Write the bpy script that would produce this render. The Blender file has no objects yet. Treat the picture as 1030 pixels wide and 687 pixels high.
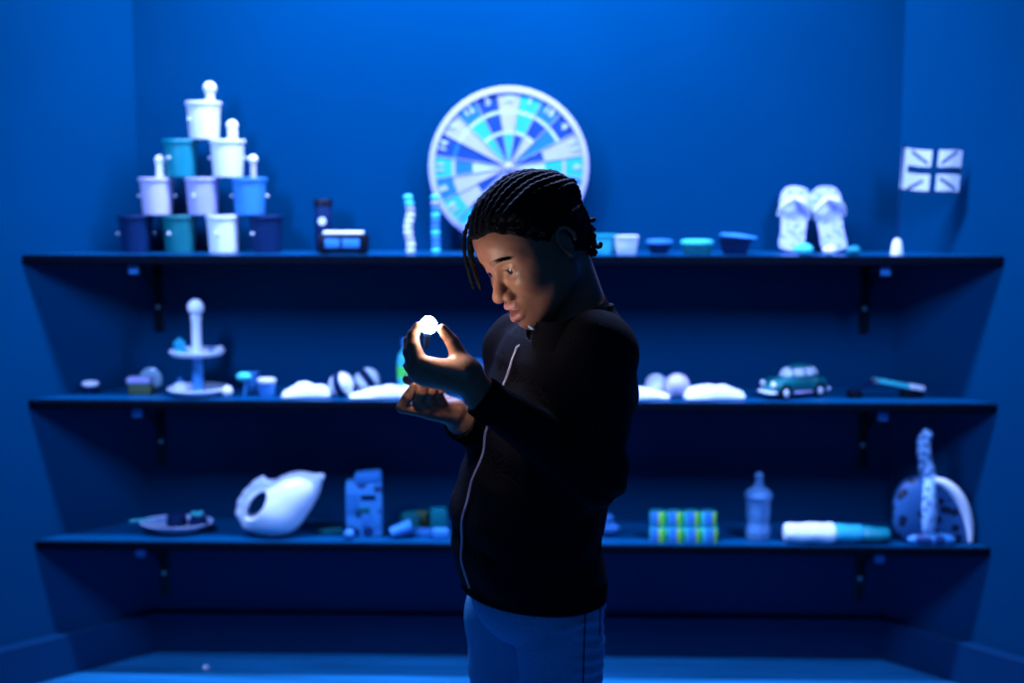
import bpy, bmesh, math, random
import numpy as np
from mathutils import Vector, Matrix, Quaternion
from mathutils.bvhtree import BVHTree
random.seed(7)
PI = math.pi
scn = bpy.context.scene
COL = scn.collection

# ------------------------------------------------------------------ camera
CAMZ, CAMX, FPX = 1.372, 0.09, 1290.0
TH, PSI = math.radians(7.0), math.radians(1.5)
cam_d = bpy.data.cameras.new('camera'); cam = bpy.data.objects.new('camera', cam_d); COL.objects.link(cam)
cam.location = (CAMX, 0, CAMZ)
cam.rotation_euler = (PI/2 - TH, 0, PSI)
cam_d.sensor_width = 36.0; cam_d.lens = FPX/1030*36.0
cam_d.clip_start = 0.05
cam_d.dof.use_dof = True; cam_d.dof.focus_distance = 1.82; cam_d.dof.aperture_fstop = 2.7
scn.camera = cam
CT, ST = math.cos(TH), math.sin(TH)
CP, SP = math.cos(PSI), math.sin(PSI)

def aligned(px, py, Y):
    """pixel -> point in the camera-aligned frame (camera above the origin), depth Y"""
    u = (px-515)/FPX; v = (343.5-py)/FPX
    dy = CT + v*ST; dz = -ST + v*CT
    t = Y/dy
    return np.array([u*t, Y, CAMZ + dz*t])
def to_world(P):
    P = np.asarray(P, float)
    x, y, z = P[..., 0], P[..., 1], P[..., 2]
    return np.stack([CAMX + x*CP - y*SP, x*SP + y*CP, z], -1)
def ray(px, py):
    u = (px-515)/FPX; v = (343.5-py)/FPX
    dx, dy, dz = u, CT + v*ST, -ST + v*CT
    return np.array([dx*CP - dy*SP, dx*SP + dy*CP, dz])
def on_y(px, py, Y):
    d = ray(px, py); t = Y/d[1]
    return Vector((CAMX + d[0]*t, Y, CAMZ + d[2]*t))
def x_at(px, Y, z):
    """world x at wall depth Y and height z that lands on column px"""
    lo, hi = -3.0, 3.0
    for _ in range(40):
        m = (lo+hi)/2
        dx, dy = m-CAMX, Y
        rx = dx*CP + dy*SP; ry = -dx*SP + dy*CP
        zc = ry*CT - (z-CAMZ)*ST
        if 515 + FPX*rx/zc < px: lo = m
        else: hi = m
    return lo

# ------------------------------------------------------------------ materials
def mat(name, col, rough=0.6, var=0.12, scale=30.0, spec=0.4, metal=0.0, sss=0.0, bump=0.0, bscale=None, trans=0.0, coat=0.0, ior=None, stretch=None):
    m = bpy.data.materials.new(name); m.use_nodes = True
    nt = m.node_tree; b = nt.nodes['Principled BSDF']
    tc = nt.nodes.new('ShaderNodeTexCoord'); n = nt.nodes.new('ShaderNodeTexNoise')
    src = tc.outputs['Object']
    if stretch:
        mp = nt.nodes.new('ShaderNodeMapping'); mp.inputs['Scale'].default_value = stretch
        nt.links.new(src, mp.inputs['Vector']); src = mp.outputs['Vector']
    nt.links.new(src, n.inputs['Vector']); n.inputs['Scale'].default_value = scale; n.inputs['Detail'].default_value = 4
    r = nt.nodes.new('ShaderNodeValToRGB')
    c = Vector(col[:3])
    r.color_ramp.elements[0].position = 0.3; r.color_ramp.elements[1].position = 0.7
    r.color_ramp.elements[0].color = (*(c*(1-var)), 1); r.color_ramp.elements[1].color = (*[min(1, k) for k in c*(1+var)], 1)
    nt.links.new(n.outputs['Fac'], r.inputs['Fac']); nt.links.new(r.outputs['Color'], b.inputs['Base Color'])
    b.inputs['Roughness'].default_value = rough; b.inputs['Specular IOR Level'].default_value = spec
    b.inputs['Metallic'].default_value = metal
    if sss: b.inputs['Subsurface Weight'].default_value = sss; b.inputs['Subsurface Radius'].default_value = (0.012, 0.004, 0.002); b.inputs['Subsurface Scale'].default_value = 1.0
    if trans: b.inputs['Transmission Weight'].default_value = trans
    if coat: b.inputs['Coat Weight'].default_value = coat; b.inputs['Coat Roughness'].default_value = 0.1
    if ior: b.inputs['IOR'].default_value = ior
    if bump:
        bn = nt.nodes.new('ShaderNodeTexNoise'); bn.inputs['Scale'].default_value = bscale or scale*3; bn.inputs['Detail'].default_value = 5
        nt.links.new(src, bn.inputs['Vector'])
        bp = nt.nodes.new('ShaderNodeBump'); bp.inputs['Strength'].default_value = bump; bp.inputs['Distance'].default_value = 0.003
        nt.links.new(bn.outputs['Fac'], bp.inputs['Height']); nt.links.new(bp.outputs['Normal'], b.inputs['Normal'])
    return m
def spots(name, a, bcol, scale=60, thr=0.45, rough=0.5):
    m = bpy.data.materials.new(name); m.use_nodes = True; nt = m.node_tree; b = nt.nodes['Principled BSDF']
    tc = nt.nodes.new('ShaderNodeTexCoord'); v = nt.nodes.new('ShaderNodeTexVoronoi'); v.inputs['Scale'].default_value = scale
    nt.links.new(tc.outputs['Object'], v.inputs['Vector'])
    r = nt.nodes.new('ShaderNodeValToRGB'); e = r.color_ramp.elements
    e[0].position = thr-0.03; e[0].color = (*bcol, 1); e[1].position = thr+0.03; e[1].color = (*a, 1)
    nt.links.new(v.outputs['Distance'], r.inputs['Fac']); nt.links.new(r.outputs['Color'], b.inputs['Base Color']); b.inputs['Roughness'].default_value = rough
    return m

M = {}
M['wall'] = mat('wall_paint', (0.0, 0.040, 0.100), 0.8, 0.05, 2.5, 0.0, bump=0.12, bscale=90)
M['skirting'] = mat('skirting_paint', (0.0, 0.032, 0.09), 0.5, 0.06, 6, 0.08)
M['floor'] = mat('floor_boards', (0.004, 0.15, 0.31), 0.5, 0.35, 4.0, 0.35, stretch=(0.6, 7, 1), bump=0.15, bscale=14)
M['ceiling'] = mat('ceiling_paint', (0.003, 0.03, 0.08), 0.8, 0.05, 3, 0.2)
M['shelf'] = mat('shelf_paint', (0.0, 0.065, 0.16), 0.32, 0.07, 8, 0.2, stretch=(1, 5, 5))
M['shelf_edge'] = mat('shelf_edge_shade', (0.0005, 0.002, 0.006), 0.7, 0.06, 8, 0.04)  # near-black: shade on shelf front and underside put into the colour
M['bracket'] = mat('black_bracket', (0.001, 0.002, 0.006), 0.5, 0.1, 30, 0.3)
M['steel'] = mat('steel', (0.5, 0.55, 0.6), 0.35, 0.06, 80, 0.5, metal=0.8)
M['white'] = mat('white_plastic', (0.74, 0.76, 0.78), 0.45, 0.03, 20, 0.4)
M['white_bright'] = mat('optic_white', (0.98, 0.98, 0.98), 0.5, 0.01, 20, 0.3)
M['lavender'] = mat('lavender_plastic', (0.50, 0.46, 0.62), 0.45, 0.04, 20, 0.4)
M['periwinkle'] = mat('periwinkle_plastic', (0.36, 0.36, 0.60), 0.45, 0.04, 20, 0.4)
M['blue'] = mat('blue_plastic', (0.03, 0.21, 0.50), 0.45, 0.06, 20, 0.4)
M['teal'] = mat('teal_plastic', (0.0, 0.21, 0.23), 0.45, 0.06, 20, 0.4)
M['teal_dark'] = mat('dark_teal_plastic', (0.0, 0.13, 0.13), 0.45, 0.08, 20, 0.4)
M['navy'] = mat('navy_plastic', (0.002, 0.018, 0.065), 0.5, 0.1, 20, 0.1)
M['wheel_lav'] = mat('pale_lilac_card', (0.36, 0.36, 0.58), 0.6, 0.06, 20, 0.2)
M['wheel_cyan'] = mat('cyan_card', (0.02, 0.36, 0.48), 0.6, 0.06, 20, 0.2)
M['wheel_blue'] = mat('blue_card', (0.01, 0.14, 0.38), 0.6, 0.06, 20, 0.2)
M['wheel_white'] = mat('pale_card', (0.42, 0.50, 0.66), 0.6, 0.06, 20, 0.2)
M['lime'] = mat('lime_plastic', (0.50, 0.75, 0.03), 0.4, 0.06, 20, 0.4)
M['deep'] = mat('deep_blue_card', (0.003, 0.045, 0.17), 0.6, 0.1, 20, 0.2)
M['black'] = mat('black_plastic', (0.002, 0.004, 0.010), 0.45, 0.1, 20, 0.15)
M['cyan'] = mat('cyan_plastic', (0.06, 0.66, 0.62), 0.4, 0.06, 20, 0.4)
M['green'] = mat('green_plastic', (0.10, 0.85, 0.10), 0.4, 0.08, 20, 0.4)
M['olive'] = mat('olive_plastic', (0.06, 0.10, 0.04), 0.5, 0.1, 20, 0.3)
M['cloth'] = mat('white_cotton', (0.82, 0.87, 0.92), 0.9, 0.05, 40, 0.1, bump=0.3, bscale=60)
M['ceramic'] = mat('white_ceramic', (0.84, 0.88, 0.92), 0.25, 0.03, 10, 0.5)
M['glass'] = mat('clear_glass', (0.22, 0.55, 0.90), 0.08, 0.0, 10, 0.5, trans=0.6, ior=1.45)
M['glass_grey'] = mat('grey_glass', (0.25, 0.42, 0.5), 0.2, 0.05, 10, 0.5)
M['speckle'] = spots('speckled_print', (0.34, 0.60, 0.85), (0.03, 0.12, 0.34), 70, 0.42)
M['dots'] = spots('dark_dotted', (0.02, 0.11, 0.28), (0.002, 0.008, 0.03), 34, 0.40)
M['printed'] = spots('mottled_print', (0.05, 0.30, 0.62), (0.006, 0.04, 0.15), 24, 0.38)
M['sole'] = spots('patterned_sole', (0.42, 0.44, 0.80), (0.12, 0.24, 0.60), 75, 0.38)
M['hair'] = mat('black_hair', (0.004, 0.0035, 0.0035), 0.7, 0.2, 120, 0.12, bump=0.8, bscale=260)
M['jacket'] = mat('black_knit', (0.0052, 0.0040, 0.0054), 0.85, 0.3, 220, 0.12, bump=0.6, bscale=420)
M['ribbing'] = mat('black_ribbing', (0.006, 0.005, 0.0065), 0.9, 0.2, 60, 0.1, stretch=(8, 8, 1), bump=0.4)
M['jeans'] = mat('blue_denim', (0.07, 0.38, 0.64), 0.85, 0.16, 350, 0.12, bump=0.35, bscale=500)
M['seam'] = mat('denim_seam', (0.012, 0.035, 0.10), 0.9, 0.2, 300, 0.1)
M['zip'] = mat('silver_zip', (0.62, 0.56, 0.70), 0.4, 0.15, 500, 0.6, metal=0.3)
M['sclera'] = mat('eye_white', (0.34, 0.28, 0.25), 0.2, 0.03, 60, 0.6)
M['iris'] = mat('brown_iris', (0.035, 0.012, 0.006), 0.08, 0.2, 200, 0.8)
M['pupil'] = mat('black_pupil', (0.002, 0.002, 0.002), 0.05, 0, 60, 0.8)
M['tooth'] = mat('tooth_enamel', (0.78, 0.72, 0.62), 0.25, 0.03, 60, 0.5)
M['brow'] = mat('brow_hair', (0.012, 0.007, 0.005), 0.8, 0.2, 200, 0.1)
M['rubber'] = mat('white_rubber', (0.6, 0.6, 0.6), 0.7, 0.05, 60, 0.2)
# skin with a lip/nail tint attribute
def skin_mat():
    m = mat('brown_skin', (0.31, 0.140, 0.075), 0.42, 0.10, 70, 0.34, sss=0.10, bump=0.10, bscale=900)
    nt = m.node_tree; b = nt.nodes['Principled BSDF']
    at = nt.nodes.new('ShaderNodeAttribute'); at.attribute_name = 'tint'
    mx = nt.nodes.new('ShaderNodeMix'); mx.data_type = 'RGBA'
    old = b.inputs['Base Color'].links[0].from_socket
    nt.links.new(at.outputs['Fac'], mx.inputs['Factor']); nt.links.new(old, mx.inputs[6])
    mx.inputs[7].default_value = (0.42, 0.17, 0.15, 1)
    nt.links.new(mx.outputs[2], b.inputs['Base Color'])
    return m
M['skin'] = skin_mat()
def emit(name, col, s):
    m = bpy.data.materials.new(name); m.use_nodes = True; nt = m.node_tree
    b = nt.nodes['Principled BSDF']; b.inputs['Base Color'].default_value = (*col, 1)
    n = nt.nodes.new('ShaderNodeTexNoise'); n.inputs['Scale'].default_value = 40
    mr = nt.nodes.new('ShaderNodeMapRange'); mr.inputs['To Min'].default_value = s*0.97; mr.inputs['To Max'].default_value = s*1.03
    nt.links.new(n.outputs['Fac'], mr.inputs['Value']); nt.links.new(mr.outputs['Result'], b.inputs['Emission Strength'])
    b.inputs['Emission Color'].default_value = (*col, 1)
    return m
M['lamp'] = emit('lit_bulb', (1.0, 0.86, 0.79), 150.0)

# ------------------------------------------------------------------ object helpers
def tag(o, label=None, cat=None, group=None, kind=None):
    if label: o['label'] = label
    if cat: o['category'] = cat
    if group: o['group'] = group
    if kind: o['kind'] = kind
    return o
def empty(name, loc, label, cat, group=None, rz=0.0):
    o = bpy.data.objects.new(name, None); COL.objects.link(o); o.empty_display_size = 0.05
    o.location = loc; o.rotation_euler = (0, 0, rz)
    return tag(o, label, cat, group)
def link(name, me, mats, parent=None, smooth=True, loc=None, rot=None):
    o = bpy.data.objects.new(name, me); COL.objects.link(o)
    if not isinstance(mats, (list, tuple)): mats = [mats]
    for m in mats: me.materials.append(m)
    if smooth:
        for p in me.polygons: p.use_smooth = True
    if parent: o.parent = parent
    if loc is not None: o.location = loc
    if rot is not None: o.rotation_euler = rot
    return o
def from_bm(name, bm, mats, parent=None, smooth=True, loc=None, rot=None, sharp=None):
    bmesh.ops.recalc_face_normals(bm, faces=bm.faces)
    me = bpy.data.meshes.new(name); bm.to_mesh(me); bm.free()
    o = link(name, me, mats, parent, smooth, loc, rot)
    if smooth:
        me.set_sharp_from_angle(angle=math.radians(sharp or 40))
    return o
def add_box(bm, c, s, rz=0, bevel=0.0, rot=None, mi=0):
    r = bmesh.ops.create_cube(bm, size=1.0); vs = r['verts']
    bmesh.ops.scale(bm, vec=s, verts=vs)
    fs = list({f for v in vs for f in v.link_faces})
    if bevel:
        es = list({e for v in vs for e in v.link_edges})
        rr = bmesh.ops.bevel(bm, geom=es, offset=bevel, segments=2, affect='EDGES', profile=0.5)
        fs = rr['faces']; fs = list({f for f in fs} | {f for v in rr['verts'] for f in v.link_faces}); vs = list({v for f in fs for v in f.verts})
    for f in fs: f.material_index = mi
    Mx = rot if rot is not None else Matrix.Rotation(rz, 3, 'Z')
    for v in vs: v.co = Mx @ v.co + Vector(c)
    return vs
def add_lathe(bm, prof, seg=40, c=(0, 0, 0), mi=0, rot=None, squash=(1, 1)):
    rings = []
    Rm = rot or Matrix.Identity(3)
    for r, z in prof:
        if r < 1e-6: rings.append([bm.verts.new(Rm @ Vector((0, 0, z)) + Vector(c))])
        else: rings.append([bm.verts.new(Rm @ Vector((r*squash[0]*math.cos(2*PI*i/seg), r*squash[1]*math.sin(2*PI*i/seg), z)) + Vector(c)) for i in range(seg)])
    for a, b in zip(rings, rings[1:]):
        if len(a) == 1 and len(b) == 1: continue
        for i in range(seg):
            j = (i+1) % seg
            if len(a) == 1: f = bm.faces.new((a[0], b[i], b[j]))
            elif len(b) == 1: f = bm.faces.new((a[i], a[j], b[0]))
            else: f = bm.faces.new((a[i], a[j], b[j], b[i]))
            f.material_index = mi
    return rings
def add_ball(bm, c, r, seg=24, rings=16, rot=None, mi=0):
    if not isinstance(r, (tuple, list)): r = (r, r, r)
    q = bmesh.ops.create_uvsphere(bm, u_segments=seg, v_segments=rings, radius=1.0)
    for v in q['verts']:
        p = Vector((v.co.x*r[0], v.co.y*r[1], v.co.z*r[2]))
        v.co = (rot @ p if rot else p) + Vector(c)
    for f in {f for v in q['verts'] for f in v.link_faces}: f.material_index = mi
    return q['verts']
def add_tube(bm, pts, rad, seg=10, mi=0, caps=True):
    pts = [Vector(p) for p in pts]; n = len(pts)
    if not hasattr(rad, '__len__'): rad = [rad]*n
    rings = []; up = Vector((0.13, 0.21, 0.97))
    for i, p in enumerate(pts):
        t = (pts[min(i+1, n-1)] - pts[max(i-1, 0)]).normalized()
        a = t.cross(up)
        if a.length < 1e-3: a = t.cross(Vector((1, 0, 0)))
        a.normalize(); b = t.cross(a).normalized(); up = b.cross(t) if False else a.cross(t)
        rings.append([bm.verts.new(p + rad[i]*(a*math.cos(2*PI*k/seg) + b*math.sin(2*PI*k/seg))) for k in range(seg)])
    for a, b in zip(rings, rings[1:]):
        for k in range(seg):
            f = bm.faces.new((a[k], a[(k+1) % seg], b[(k+1) % seg], b[k])); f.material_index = mi
    if caps:
        for rr in (rings[0], rings[-1]):
            try: bm.faces.new(rr).material_index = mi
            except ValueError: pass
def add_prism(bm, outline, depth, Mx, mi=0):
    """outline in (x,z) extruded along y by depth, placed with matrix Mx (4x4)"""
    a = [bm.verts.new(Mx @ Vector((x, 0, z))) for x, z in outline]
    b = [bm.verts.new(Mx @ Vector((x, depth, z))) for x, z in outline]
    bm.faces.new(a).material_index = mi; bm.faces.new(list(reversed(b))).material_index = mi
    n = len(a)
    for i in range(n):
        bm.faces.new((a[i], b[i], b[(i+1) % n], a[(i+1) % n])).material_index = mi
def catmull(pts, n=8):
    P = [Vector(p) for p in pts]; P = [P[0]*2-P[1]] + P + [P[-1]*2-P[-2]]
    out = []
    for i in range(1, len(P)-2):
        for k in range(n):
            t = k/n; a, b, c, d = P[i-1:i+3]
            out.append(0.5*((2*b) + (c-a)*t + (2*a-5*b+4*c-d)*t*t + (3*b-a-3*c+d)*t**3))
    out.append(P[-2]); return out
def copy_tree(o, parent=None):
    c = o.copy(); COL.objects.link(c); c.parent = parent
    for ch in list(o.children): copy_tree(ch, c)
    return c

# ------------------------------------------------------------------ signed-distance sculpting
class Cap:
    def __init__(s, a, b, r1, r2=None): s.a = np.array(a, float); s.b = np.array(b, float); s.r1 = r1; s.r2 = r1 if r2 is None else r2
    def ev(s, P, c=None, R=0):
        pa = P - s.a; ba = s.b - s.a; t = np.clip((pa@ba)/max(ba@ba, 1e-12), 0, 1)
        return np.linalg.norm(pa - t[:, None]*ba, axis=1) - (s.r1 + (s.r2-s.r1)*t)
class Ell:
    def __init__(s, c, r, R=None): s.c = np.array(c, float); s.r = np.array(r, float); s.R = np.eye(3) if R is None else R
    def ev(s, P, c=None, R=0):
        q = (P - s.c)@s.R.T
        k0 = np.linalg.norm(q/s.r, axis=1); k1 = np.linalg.norm(q/s.r**2, axis=1)
        return np.where(k0 < 1e-6, -s.r.min(), k0*(k0-1)/np.maximum(k1, 1e-9))
class Fn:
    def __init__(s, f): s.f = f
    def ev(s, P, c=None, R=0): return s.f(P)
class Grp:
    def __init__(s): s.items = []
    def add(s, p, k=0.005, op='u'): s.items.append((p, k, op)); return s
    def sub(s, p, k=0.003): return s.add(p, k, 's')
    def ev(s, P, c=None, R=0):
        d = np.full(len(P), 1.0)
        for p, k, op in s.items:
            if c is not None and p.ev(c[None])[0] > 1.35*R + k + 0.01: continue
            e = p.ev(P, c, R)
            if op == 'u':
                h = np.clip(0.5 + 0.5*(d-e)/k, 0, 1); d = d + (e-d)*h - k*h*(1-h)
            elif op == 's':
                e = -e; h = np.clip(0.5 - 0.5*(d-e)/k, 0, 1); d = d + (e-d)*h + k*h*(1-h)
        return d
def surf_nets(g, gx, gy, gz, B=22):
    nx, ny, nz = len(gx)-1, len(gy)-1, len(gz)-1
    ids, pos, quads = [], [], []
    corners = np.array([[0,0,0],[1,0,0],[0,1,0],[1,1,0],[0,0,1],[1,0,1],[0,1,1],[1,1,1]])
    edges = [(0,1),(2,3),(4,5),(6,7),(0,2),(1,3),(4,6),(5,7),(0,4),(1,5),(2,6),(3,7)]
    gid = lambda i, j, k: (i.astype(np.int64)*ny + j)*nz + k
    for i0 in range(0, nx, B):
        for j0 in range(0, ny, B):
            for k0 in range(0, nz, B):
                i1, j1, k1 = min(i0+B, nx), min(j0+B, ny), min(k0+B, nz)
                lo = np.array([gx[i0], gy[j0], gz[k0]]); hi = np.array([gx[i1], gy[j1], gz[k1]])
                c = (lo+hi)/2; R = np.linalg.norm(hi-lo)/2
                if abs(g.ev(c[None])[0]) > 1.3*R + 0.012: continue
                X, Y, Z = np.meshgrid(gx[i0:i1+1], gy[j0:j1+1], gz[k0:k1+1], indexing='ij')
                V = g.ev(np.stack([X.ravel(), Y.ravel(), Z.ravel()], 1), c, R).reshape(X.shape)
                S = V < 0
                if S.all() or not S.any(): continue
                cs = np.stack([S[a:S.shape[0]-1+a, b:S.shape[1]-1+b, d:S.shape[2]-1+d] for a, b, d in corners])
                act = cs.any(0) & ~cs.all(0)
                I, J, K = np.nonzero(act)
                if len(I):
                    vals = np.stack([V[I+a, J+b, K+d] for a, b, d in corners], 1)
                    pts = np.stack([np.stack([gx[i0+I+a], gy[j0+J+b], gz[k0+K+d]], 1) for a, b, d in corners], 1)
                    acc = np.zeros((len(I), 3)); cnt = np.zeros(len(I))
                    for a, b in edges:
                        va, vb = vals[:, a], vals[:, b]; m = (va < 0) != (vb < 0)
                        t = np.where(m, va/np.where(m, va-vb, 1), 0)
                        acc += np.where(m[:, None], pts[:, a] + t[:, None]*(pts[:, b]-pts[:, a]), 0); cnt += m
                    ids.append(gid(I+i0, J+j0, K+k0)); pos.append(acc/cnt[:, None])
                n0, n1, n2 = S.shape
                for ax in range(3):
                    sl = [slice(0, n0-1), slice(0, n1-1), slice(0, n2-1)]; sh = list(sl); sh[ax] = slice(1, S.shape[ax])
                    A, Bv = S[tuple(sl)], S[tuple(sh)]
                    I, J, K = np.nonzero(A != Bv)
                    if not len(I): continue
                    flip = A[I, J, K]
                    G = [I+i0, J+j0, K+k0]; o1, o2 = [(1, 2), (2, 0), (0, 1)][ax]
                    ok = (G[o1] > 0) & (G[o2] > 0)
                    G = [q[ok] for q in G]; flip = flip[ok]
                    def cell(da, db):
                        q = [x.copy() for x in G]; q[o1] -= da; q[o2] -= db; return gid(*q)
                    Q = np.stack([cell(1, 1), cell(0, 1), cell(0, 0), cell(1, 0)], 1)
                    Q[~flip] = Q[~flip][:, ::-1]
                    quads.append(Q)
    ids = np.concatenate(ids); pos = np.concatenate(pos); Q = np.concatenate(quads)
    o = np.argsort(ids); ids = ids[o]; pos = pos[o]
    f = np.searchsorted(ids, Q); f = np.clip(f, 0, len(ids)-1)
    good = (ids[f] == Q).all(1)
    return pos, f[good]
def np_mesh(name, V, F):
    me = bpy.data.meshes.new(name)
    me.vertices.add(len(V)); me.vertices.foreach_set('co', np.asarray(V, np.float32).ravel())
    me.loops.add(F.size); me.loops.foreach_set('vertex_index', F.astype(np.int32).ravel())
    me.polygons.add(len(F)); me.polygons.foreach_set('loop_start', np.arange(0, F.size, 4, dtype=np.int32))
    me.update(calc_edges=True); me.validate()
    return me
def grid(lo, hi, h): return np.arange(lo, hi+h, h)

# ------------------------------------------------------------------ room
YB, YF = 3.64, 3.40
XL, XR = x_at(146, YB, 0.8), x_at(897, YB, 0.8)
Z1, Z2, Z3 = 1.184, 0.792, 0.399
XFL, XFR = x_at(21, YF, Z1), x_at(1011, YF, Z1)
def wall_seg(name, a, b, th=0.08, z0=0.0, z1=2.7, m='wall'):
    a, b = Vector(a), Vector(b); d = (b-a).normalized(); n = Vector((d.y, -d.x))   # outward to the right of a->b is into thickness
    bm = bmesh.new()
    q = [a, b, b - n*th, a - n*th]
    lo = [bm.verts.new((p.x, p.y, z0)) for p in q]; hi = [bm.verts.new((p.x, p.y, z1)) for p in q]
    bm.faces.new(lo); bm.faces.new(hi)
    for i in range(4): bm.faces.new((lo[i], lo[(i+1) % 4], hi[(i+1) % 4], hi[i]))
    o = from_bm(name, bm, M[m], smooth=False); return tag(o, kind='structure')
dl = (Vector((XFL, YF)) - Vector((XL, YB))).normalized(); dr = (Vector((XFR, YF)) - Vector((XR, YB))).normalized()
EL = Vector((XL, YB)) + dl*1.25; ER = Vector((XR, YB)) + dr*1.25
wall_seg('wall_back', (XL-0.05, YB), (XR+0.05, YB))
wall_seg('wall_left', EL, (XL, YB)); wall_seg('wall_right', (XR, YB), ER)
wall_seg('wall_left.001', (EL.x, -2.0), EL); wall_seg('wall_right.001', ER, (ER.x, -2.0))
wall_seg('wall_front', (ER.x, -2.0), (EL.x, -2.0))
for nm, z0, z1, m in (('floor', -0.06, 0.0, 'floor'), ('ceiling', 2.7, 2.76, 'ceiling')):
    bm = bmesh.new(); add_box(bm, ((EL.x+ER.x)/2, 0.85, (z0+z1)/2), (ER.x-EL.x+0.2, 5.9, z1-z0))
    tag(from_bm(nm, bm, M[m], smooth=False), kind='structure')
def skirt(name, a, b):
    a, b = Vector(a), Vector(b); d = (b-a).normalized(); n = Vector((d.y, -d.x))
    bm = bmesh.new()
    prof = [(0, 0), (0.024, 0), (0.024, 0.116), (0.0225, 0.1185), (0, 0.122)]
    A = [bm.verts.new((a.x+n.x*t, a.y+n.y*t, z)) for t, z in prof]; B_ = [bm.verts.new((b.x+n.x*t, b.y+n.y*t, z)) for t, z in prof]
    bm.faces.new(A); bm.faces.new(B_)
    for i in range(5): bm.faces.new((A[i], A[(i+1) % 5], B_[(i+1) % 5], B_[i]))
    tag(from_bm(name, bm, M['skirting'], smooth=False), kind='structure')
skirt('baseboard_back', (XL, YB), (XR, YB)); skirt('baseboard_left', EL, (XL, YB)); skirt('baseboard_right', (XR, YB), ER)
skirt('baseboard_left.001', (EL.x, -2.0), EL); skirt('baseboard_right.001', ER, (ER.x, -2.0))

# shelves: boards wedged between the splayed walls
def shelf(z, label):
    bm = bmesh.new(); th = 0.026
    e = 0.002
    q = [(XL+e, YB-e), (XR-e, YB-e), (XFR-e, YF), (XFL+e, YF)]
    lo = [bm.verts.new((x, y, z-th)) for x, y in q]; hi = [bm.verts.new((x, y, z)) for x, y in q]
    bm.faces.new(lo); bm.faces.new(hi)
    for i in range(4): bm.faces.new((lo[i], lo[(i+1) % 4], hi[(i+1) % 4], hi[i]))
    bmesh.ops.recalc_face_normals(bm, faces=bm.faces)
    fr = [x for x in bm.edges if all(abs(v.co.y-YF) < 1e-4 for v in x.verts) and abs(x.verts[0].co.z-x.verts[1].co.z) < 1e-4]
    bmesh.ops.bevel(bm, geom=fr, offset=0.003, segments=2, affect='EDGES')
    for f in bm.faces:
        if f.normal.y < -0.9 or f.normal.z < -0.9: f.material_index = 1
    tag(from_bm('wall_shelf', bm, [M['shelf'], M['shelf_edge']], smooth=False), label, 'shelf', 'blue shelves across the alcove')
shelf(Z1, 'top blue painted wall shelf carrying bucket pyramid, wheel and sandals')
shelf(Z2, 'middle blue wall shelf carrying tiered stand, white cloths and toy car')
shelf(Z3, 'lowest blue wall shelf carrying white jug, plate and glass bottle')
def bracket(x, z, label):
    t = empty('shelf_bracket', (x, YB-0.0005, z-0.026), label, 'bracket', 'black metal brackets under the shelves')
    bm = bmesh.new()
    add_box(bm, (0, -0.103, -0.0035), (0.024, 0.206, 0.006), bevel=0.001)
    from_bm('shelf_arm', bm, M['bracket'], t)
    bm = bmesh.new(); add_box(bm, (0, -0.0035, -0.105), (0.026, 0.006, 0.20), bevel=0.001)
    from_bm('wall_plate', bm, M['bracket'], t)
    bm = bmesh.new()
    add_tube(bm, [(0, -0.008, -0.12), (0, -0.05, -0.075), (0, -0.11, -0.04), (0, -0.17, -0.008)], 0.005, 8)
    from_bm('brace', bm, M['bracket'], t)
    bm = bmesh.new(); add_box(bm, (0, -0.214, -0.014), (0.026, 0.008, 0.024), bevel=0.002)
    from_bm('end_cap', bm, M['blue'], t)
    bm = bmesh.new(); add_ball(bm, (0, -0.009, -0.135), (0.0065, 0.004, 0.0065))
    from_bm('screw', bm, M['white'], t)
for px, z, side, sh in ((158, Z1, 'left', 'top'), (871, Z1, 'right', 'top'), (161, Z2, 'left', 'middle'), (869, Z2, 'right', 'middle'), (164, Z3, 'left', 'lowest'), (866, Z3, 'right', 'lowest')):
    what = {('left', 'top'): 'below the bucket pyramid', ('right', 'top'): 'below the small flag', ('left', 'middle'): 'below the tiered stand', ('right', 'middle'): 'below the hinged metal tool', ('left', 'lowest'): 'below the plate of cakes', ('right', 'lowest'): 'below the rolled towel'}[(side, sh)]
    bracket(x_at(px, YB, z), z, 'black metal bracket under the %s shelf at its %s end, %s' % (sh, side, what))

# scrap on the floor
bm = bmesh.new(); add_ball(bm, (0, 0, 0.007), (0.010, 0.008, 0.007), 12, 8)
for v in bm.verts: v.co += Vector((math.sin(v.co.y*900), math.cos(v.co.x*700), math.sin(v.co.x*800)))*0.0008
p = ray(207, 674); t = -CAMZ/p[2]
tag(from_bm('paper_scrap', bm, M['white'], loc=(CAMX+p[0]*t, p[1]*t, 0)), 'tiny crumpled white scrap lying on the floor by the back skirting', 'scrap')

# ------------------------------------------------------------------ light
def area(name, loc, rot, size, size_y, power, col):
    d = bpy.data.lights.new(name, 'AREA'); d.shape = 'RECTANGLE'; d.size = size; d.size_y = size_y; d.energy = power; d.color = col
    o = bpy.data.objects.new(name, d); COL.objects.link(o); o.location = loc; o.rotation_euler = rot; return o
UV = (0.34, 0.46, 1.0)
def aimed(name, loc, tgt, size, size_y, power, col):
    q = (Vector(tgt)-Vector(loc)).to_track_quat('-Z', 'Y'); return area(name, loc, q.to_euler(), size, size_y, power, col)
area('blacklight_above_shelves', (-0.10, 3.10, 2.66), (math.radians(7), 0, 0), 1.5, 0.10, 172, UV)
aimed('blacklight_left_side', (-1.15, 2.45, 1.98), (-0.2, 3.6, 0.6), 0.10, 0.5, 17, (0.24, 0.40, 1.0))
aimed('blacklight_right_side', (1.20, 2.45, 1.98), (0.2, 3.6, 0.6), 0.10, 0.5, 15, (0.24, 0.40, 1.0))
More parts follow.
